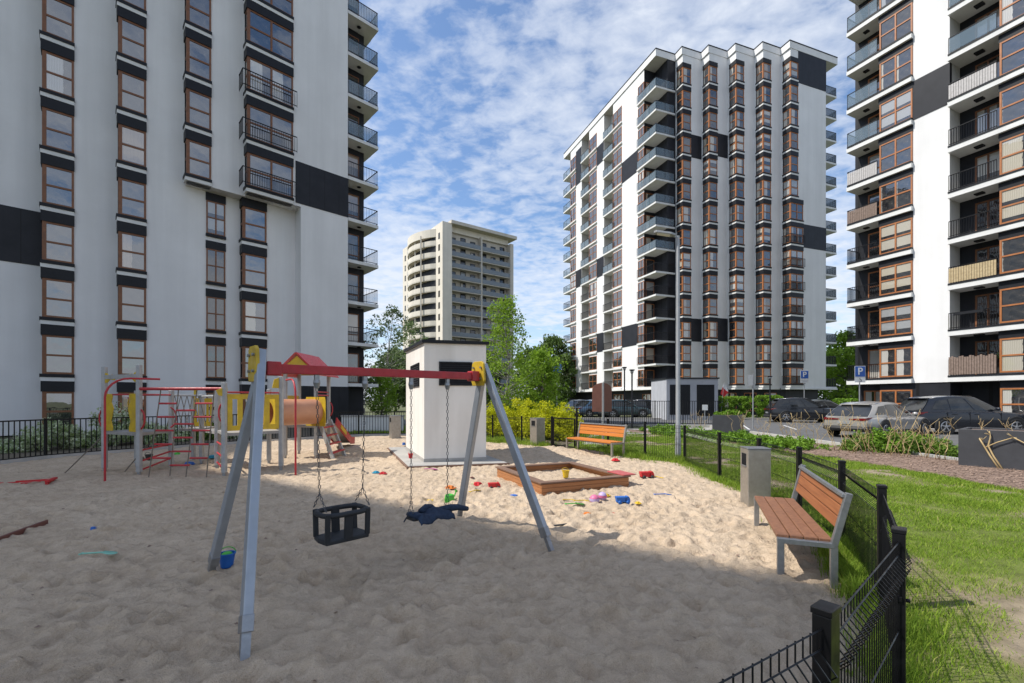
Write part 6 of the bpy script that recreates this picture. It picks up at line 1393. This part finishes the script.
        for hx_ in (-.02*L, -.215*L): 
            w0 = prof(hx_)[0]; m_ = MB(); m_.box(hx_-.10, hx_+.10, sg*w0*.985-.022, sg*w0*.985+.022, belt*.86, belt*.86+.03); m_.build('door_handle', [paint_], t, bevel=.006)
        m_ = MB()
        for sx_ in (.185, -.085, -.28): 
            w0 = prof(sx_*L)[0]; m_.box(sx_*L-.006, sx_*L+.006, sg*(w0*.988)-.012, sg*(w0*.988)+.010, .45, belt-.04)
        m_.build('door_seam', ['black_metal'], t)
        m_ = MB(); a_, b_ = cab(.06, 1), cab(.94, 1); m_.tube([(a_[0], sg*a_[1]*.97, a_[2]+.03), ((a_[0]+b_[0])/2, sg*(a_[1]+.02)*.99, a_[2]+.095), (b_[0], sg*b_[1]*.97, b_[2]+.03)], .016, 6); m_.build('roof_rail', ['chrome' if detail else 'black_metal'], t, smooth=True)
    m_ = MB(); m_.box(-L/2-.035, -L/2+.02, -.26, .26, .60, .71); m_.build('number_plate', ['lamp_grey'], t)
    m_ = MB(); m_.box(L/2-.05, L/2+.035, -.42, .42, .56, .74); m_.build('grille', ['black_metal'], t, bevel=.01)
    return t
hd_ = math.atan2(.42, .91); C_ = Vector((16.4, 20.5)); hv = Vector((math.cos(hd_), math.sin(hd_))); side = Vector((-hv.y, hv.x))
cs_ = C_+hv*(2.55*1.1)+side*(1.04*1.1)
car((cs_.x, cs_.y, 0), hd_, 'silver grey car seen from behind and the side, right of the black car', 'car_silver', 5.15, 2.1, 1.55, 1.1, rear=.33)
car((21.6+2.46*1.16, 24.6, 0), R(-3), 'dark navy estate SUV in full side view at the right edge, behind the large planter', 'car_navy', 4.92, 2.0, 1.74, 1.16)
car((at(777.5, 36)[0]+2.35*1.15, 36.9, 0), R(-14), 'black SUV under the left blue P sign, partly behind the silver car', 'car_black', 4.7, 1.9, 1.70, 1.16)
car((at(806, 40)[0]+2.3, 40.8, 0), R(-10), 'grey car mostly hidden behind the black SUV', 'car_grey', 4.5, 1.85, 1.62, 1.12)
for px, y, pt_, st, lb, hh in ((583, 49, 'car_grey', 'hatch', 'pale grey car farthest left of the row below the middle tower', 0.5), (598, 47, 'car_blue', 'hatch', 'blue-grey car partly hidden by the brown notice board', .3), (624, 46, 'car_teal', 'suv', 'dark teal van-like car right of the brown notice board', .1), (650, 48.5, 'car_black', 'suv', 'black car between the notice board and the street lamp, behind the bars', -.2)):
    x, y = at(px, y); car((x, y, 0), hh, lb, pt_, 4.4, 1.85, 1.6, 1.15, st)

# ------------------------------------------------------------------ toys on the sand
def toy(kind, px, py, colr, label, s=1.0, rot=None, col2=None, name=None, h0=0.0, pos=None):
    x, y = pos or ground(px, py); z = (max(sz(x+u_, y+v_) for u_ in (-.1, 0, .1) for v_ in (-.1, 0, .1)) if kind == 'shovel' else sz(x, y))-.004 if not h0 else h0; rot = random.uniform(0, PI) if rot is None else rot
    c1 = 'toy_'+colr; c2 = 'toy_'+(col2 or colr); nm = name or {'bucket': 'toy_bucket', 'mold': 'sand_mould', 'truck': 'toy_truck', 'shovel': 'toy_shovel', 'ball': 'toy_ball', 'cup': 'toy_cup', 'can': 'watering_can'}[kind]
    t = thing(nm, label, nm.replace('_', ' '), (x, y, z), rot, 'sand toys')
    t.scale = (s, s, s)
    if kind == 'bucket':
        m_ = MB(); m_.lathe([(0, 0), (.062, 0), (.085, .15), (.092, .15), (.092, .165), (.080, .165), (.058, .012), (0, .012)], (0, 0, 0), 20); m_.build('body', [c1], t, smooth='auto')
        m_ = MB(); m_.tube([(.088*math.cos(a_), .03+.02*math.sin(a_), .15+.07*math.sin(a_)) for a_ in np.linspace(0, PI, 11)], .006, 6); m_.build('handle', [c2], t, smooth=True)
        if col2: m_ = MB(); m_.sphere((0, 0, .15), .06, 10, 0, (1, 1, .5)); m_.build('filling', [c2], t, smooth=True)
    elif kind == 'mold':
        m_ = MB(); n = 20; pr2 = []
        outl_ = [((.075+.018*math.cos(5*a_))*math.cos(a_), (.075+.018*math.cos(5*a_))*math.sin(a_)) for a_ in np.linspace(0, 2*PI, n, endpoint=False)]
        vs = [(u, v, 0) for u, v in outl_]+[(u*.72, v*.72, .045) for u, v in outl_]+[(u*.3, v*.3, .055) for u, v in outl_]; fs = [(i, (i+1) % n, n+(i+1) % n, n+i) for i in range(n)]+[(n+i, n+(i+1) % n, 2*n+(i+1) % n, 2*n+i) for i in range(n)]+[tuple(range(2*n, 3*n)), tuple(range(n))[::-1]]
        m_.add(vs, fs); m_.lathe([(.105, .0), (.105, .008), (.07, .012)], (0, 0, 0), 20); m_.build('body', [c1], t, smooth='auto'); m_ = MB(); m_.box(.08, .13, -.012, .012, .0, .012); m_.build('tab', [c2], t)
    elif kind == 'truck':
        m_ = MB(); m_.box(-.16, .16, -.07, .07, .045, .075); m_.sheet([(-.16, 0), (.03, 0), (.05, .09), (-.18, .09)], (0, -.075, .075), (1, 0, 0), (0, 0, 1), (0, .15, 0)); m_.build('body', [c1], t, bevel=.008)
        m_ = MB(); m_.sheet([(.06, 0), (.16, 0), (.15, .05), (.12, .10), (.06, .10)], (0, -.068, .075), (1, 0, 0), (0, 0, 1), (0, .136, 0)); m_.build('cab', [c2], t, bevel=.01)
        for xx in (-.10, .10):
            for sg in (-1, 1): m_ = MB(); m_.lathe([(0, .0), (.042, 0), (.045, .02), (.03, .035), (0, .035)], (xx, sg*.06, .042), 14, 0, (0, sg, 0)); m_.build('wheel', ['toy_dark' if colr != 'blue' else 'toy_blue'], t, smooth='auto')
    elif kind == 'shovel':
        m_ = MB(); m_.tube([(-.20, 0, .02), (.03, 0, .022)], .010, 8); m_.tube([(-.20, -.03, .02), (-.20, .03, .02)], .010, 8); m_.build('handle', [c2], t, smooth='auto')
        m_ = MB(); m_.add([(.02, -.035, .03), (.02, .035, .03), (.10, .05, .012), (.15, .035, .006), (.165, 0, .004), (.15, -.035, .006), (.10, -.05, .012), (.08, 0, .004)], [(0, 7, 1), (1, 7, 2), (2, 7, 3), (3, 7, 4), (4, 7, 5), (5, 7, 6), (6, 7, 0)]); o_ = m_.build('blade', [c1], t, smooth='auto'); sd = o_.modifiers.new('Solidify', 'SOLIDIFY'); sd.thickness = .006
    elif kind == 'ball':
        m_ = MB(); m_.sphere((0, 0, .085), .09, 18); m_.build('body', [c1], t, smooth=True); m_ = MB(); m_.lathe([(.091, .06), (.0935, .085), (.091, .11)], (0, 0, 0), 20); m_.build('band', [c2], t, smooth=True)
    elif kind == 'cup':
        m_ = MB(); m_.lathe([(0, .06), (.035, .06), (.05, 0), (.053, 0), (.04, .066), (0, .066)], (0, 0, 0), 16); m_.build('body', [c1], t, smooth='auto'); m_ = MB(); m_.tube([(.045, 0, .015), (.08, 0, .02), (.08, 0, .045), (.042, 0, .05)], .006, 6); m_.build('handle', [c2], t, smooth=True)
    elif kind == 'can':
        m_ = MB(); m_.lathe([(0, 0), (.085, 0), (.09, .05), (.075, .13), (.06, .14), (.055, .13), (0, .12)], (0, 0, 0), 18); m_.build('body', [c1], t, smooth='auto'); m_ = MB(); m_.tube([(.07, 0, .04), (.14, 0, .10), (.17, 0, .15)], [.018, .013, .012], 8); m_.lathe([(.012, 0), (.034, .03), (0, .035)], (.17, 0, .15), 12, 0, (.5, 0, .6)); m_.build('spout', [c2], t, smooth='auto')
        m_ = MB(); m_.tube([(-.05, 0, .13), (-.11, 0, .12), (-.12, 0, .06), (-.085, 0, .03)], .009, 6); m_.build('handle', [c2], t, smooth=True)
    return t
toy('bucket', 227, 574, 'blue', 'blue bucket with green contents beside the foot of the swing leg', .88, .5, 'green')
toy('truck', 494.5, 489, 'red', 'red toy box truck between swing leg and sandpit', .75, .2); toy('mold', 514, 496, 'blue', 'small blue sand mould between red truck and sandpit corner', 1.1)
toy('mold', 477.5, 486.5, 'red', 'red and green sand mould left of the red truck', 1.15, None, 'green'); toy('shovel', 475.5, 495, 'yellow', 'yellow shovel left of the swing leg, in the sun', .8); toy('mold', 472, 480, 'brown', 'tiny dark red mould behind the swing leg', .5)
toy('shovel', 432, 472, 'magenta', 'magenta shovel at the edge of the hut plinth', .9, .1); toy('mold', 450, 490.5, 'orange', 'orange mould between hut plinth and green pot', 1.0); toy('mold', 430.5, 502, 'yellow', 'yellow mould on the sand behind the jacket', .9)
toy('can', 449.5, 502.5, 'green', 'green toy watering can behind the flat swing', 1.0, 1.0); toy('bucket', 410.6, 461.5, 'red', 'small red bucket on the concrete plinth left of the hut', .8, None, None, None, .10); toy('cup', 404, 447.5, 'blue', 'blue cup on the plinth beside the hut wall', 1.3, None, None, None, .10)
toy('bucket', None, None, 'yellow', 'yellow bucket standing in the sandpit', .9, .3, None, None, .16, (1.14, 9.55))
toy('truck', 647, 479.5, 'red', 'large red toy tipper right of the sandpit', .95, .15); toy('shovel', 657, 479, 'yellow', 'yellow shovel leaning by the red tipper', .9, 2.0)
toy('ball', 594.5, 504.5, 'pink', 'pink ball in front of the sandpit, left of the two balls', .95, None, 'lilac'); toy('ball', 602.5, 503, 'lilac', 'lilac ball touching the pink ball', .85, None, 'pink')
toy('truck', 623, 506.5, 'blue', 'blue toy truck in front of the sandpit', .72, .1); toy('mold', 606, 499, 'yellow', 'yellow mould close to the front of the sandpit, behind the balls', .7); toy('shovel', 583, 508, 'yellow', 'yellow shovel beside the green shovel', .75, .1); toy('shovel', 576, 508.5, 'green', 'bright green shovel in front of the sandpit', .9, .2)
toy('mold', 587, 516, 'orange', 'orange mould, nearest toy in front of the sandpit', .8); toy('mold', 612.4, 514, 'red', 'red mould below the blue truck', .8); toy('shovel', 664, 500, 'blue', 'blue shovel alone right of the blue truck', .9, .1); toy('mold', 638, 508.5, 'yellow', 'tiny yellow mould right of the blue truck', .55); toy('shovel', 570, 504, 'yellow', 'pale yellow shovel under the front board of the sandpit', .6, 0)
toy('mold', 615.5, 463, 'red', 'red mould at the feet of the far bench', 1.2)
toy('mold', 376, 475.5, 'teal', 'teal mould on the sunny sand behind the bucket swing', .9); toy('mold', 383, 476, 'red', 'red mould next to the teal mould behind the bucket swing', .9)
toy('mold', 189, 466, 'blue', 'blue mould under the rope net', 1.5); toy('mold', 213, 460, 'teal', 'teal mould behind the rope net near the yellow panel', 1.5); toy('mold', 177, 455.5, 'green', 'green mould behind the rope net', 1.2); toy('bucket', 149, 462, 'dark', 'dark bucket tipped under the climbing frame', 1.1)
toy('shovel', 101, 561.5, 'mint', 'mint green shovel alone on the shaded sand at left', .95, .2); toy('cup', 93, 534, 'blue', 'tiny blue cup on the shaded sand at left', .6)
x, y = ground(16, 485); o = thing('red_spade', 'red plastic spade lying at the far left, left of the red rake', 'toy shovel', (x, y, sz(x, y)), .25, 'red tools lying at the left')
m_ = MB(); m_.bar((-.35, 0, .03), (.15, 0, .03), .06, .03); m_.build('handle', ['toy_red'], o); m_ = MB(); m_.box(.15, .42, -.12, .12, .0, .04); m_.build('blade', ['toy_red'], o, bevel=.01)
x, y = ground(36, 485.5); o = thing('red_rake', 'red plastic rake lying at the far left below the bar fence', 'toy rake', (x, y, sz(x, y)), .5, 'red tools lying at the left')
m_ = MB(); m_.bar((-.3, 0, .04), (.2, 0, .04), .05, .035); m_.build('handle', ['toy_red'], o); m_ = MB(); m_.box(.2, .27, -.22, .22, .02, .06)
for k in range(6): m_.box(.2, .24, -.2+.075*k, -.17+.075*k, -.05, .02)
m_.build('head', ['toy_red'], o)
# half-buried board at the left edge
p, q = ground(-14, 549), ground(47, 527); o = thing('buried_board', 'dark red wooden board edge sticking out of the sand at the left edge', 'board', (q[0], q[1], 0)); m_ = MB(); m_.bar((p[0]-q[0], p[1]-q[1], max(sz(*p), .03)+.01), (0, 0, sz(*q)+.012), .035, .07); m_.build('plank', ['toy_brown'], o, bevel=.006)
x, y = ground(553, 527); t = thing('rubber_edge', 'dark curved strip half buried beside the far swing leg', 'strip', (x, y, 0)); m_ = MB(); m_.tube([(-.12, .02, .0), (.1, -.02, .035), (.24, .0, .045), (.3, .05, .02)], .014, 6); m_.build('strip', ['rubber'], t, smooth=True)

# ------------------------------------------------------------------ light, sky, camera
AZ = (-0.9968, -0.08); EL = R(51.7)
sun = bpy.data.lights.new('sun', 'SUN'); sun.energy = SUN_E; sun.angle = R(0.53); sun.color = (1.0, 0.955, 0.88)
so3 = bpy.data.objects.new('sun', sun); COL.objects.link(so3); Sd = Vector((AZ[0]*math.cos(EL), AZ[1]*math.cos(EL), math.sin(EL))); so3.rotation_euler = Sd.to_track_quat('Z', 'Y').to_euler(); so3.location = (-30, 5, 60)
wd_ = bpy.data.worlds.new('World'); scene.world = wd_; wd_.use_nodes = True; nt = wd_.node_tree; bg = nt.nodes['Background']
sky = nt.nodes.new('ShaderNodeTexSky'); sky.sky_type = 'NISHITA'; sky.sun_disc = False; sky.sun_elevation = EL; sky.sun_rotation = math.atan2(AZ[0], AZ[1]); sky.air_density = 1.0; sky.dust_density = 0.6; sky.ozone_density = 1.6
tc = nt.nodes.new('ShaderNodeTexCoord'); sp = nt.nodes.new('ShaderNodeSeparateXYZ'); lk(nt, tc.outputs['Generated'], sp.inputs[0])
zc = math_n(nt, 'MAXIMUM', sp.outputs['Z'], 0.03); zc = math_n(nt, 'ADD', zc, 0.12)
cb = nt.nodes.new('ShaderNodeCombineXYZ'); lk(nt, math_n(nt, 'DIVIDE', sp.outputs['X'], zc), cb.inputs[0]); lk(nt, math_n(nt, 'DIVIDE', sp.outputs['Y'], zc), cb.inputs[1])
mp = nt.nodes.new('ShaderNodeMapping'); mp.inputs['Location'].default_value = CLOUD_OFF; mp.inputs['Rotation'].default_value = (0, 0, R(25)); mp.inputs['Scale'].default_value = (1.0, 1.25, 1); lk(nt, cb.outputs[0], mp.inputs['Vector'])
n1 = noise(nt, 0.85, 9, 0.60, vec=mp.outputs['Vector'], dist=0.2); n2 = noise(nt, 11, 6, 0.58, vec=mp.outputs['Vector'], dist=0.25); n3 = noise(nt, 0.35, 3, 0.5, vec=mp.outputs['Vector'])
f = math_n(nt, 'ADD', math_n(nt, 'MULTIPLY', n1.outputs['Fac'], 0.70), math_n(nt, 'MULTIPLY', n2.outputs['Fac'], 0.42)); f = math_n(nt, 'ADD', f, math_n(nt, 'MULTIPLY', math_n(nt, 'SUBTRACT', n3.outputs['Fac'], .5), 0.6))
cr = ramp(nt, f, [(CL0, 0.0), (CL0+.09, 0.45), (CL1, 0.84)])
hz = math_n(nt, 'SUBTRACT', 1.0, math_n(nt, 'MULTIPLY', sp.outputs['Z'], 3.2)); hz = math_n(nt, 'MULTIPLY', math_n(nt, 'MAXIMUM', hz, 0.0), 0.45)
cf = math_n(nt, 'MINIMUM', math_n(nt, 'ADD', cr.outputs['Color'], hz), 1.0)
skc = mixc(nt, 1.0, sky.outputs['Color'], SKY_T, 'MULTIPLY'); lk(nt, mixc(nt, cf, skc, CLOUD_C), bg.inputs['Color']); bg.inputs['Strength'].default_value = SKY_S
cam = bpy.data.cameras.new('camera'); co = bpy.data.objects.new('camera', cam); COL.objects.link(co); co.location = (0, 0, EYE); co.rotation_euler = (PI/2, 0, 0)
cam.sensor_width = 36; cam.lens = F/1024*36; cam.shift_y = (HY-341.5)/1024; cam.clip_start = 0.05; cam.clip_end = 3000; scene.camera = co
vs_ = scene.view_settings; vs_.view_transform = 'Standard'; vs_.look = 'None'; vs_.exposure = EXPO; vs_.gamma = 1; vs_.use_curve_mapping = False
cy = scene.cycles; cy.max_bounces = 6; cy.diffuse_bounces = 3; cy.glossy_bounces = 3; cy.transparent_max_bounces = 10; cy.caustics_reflective = False; cy.caustics_refractive = False
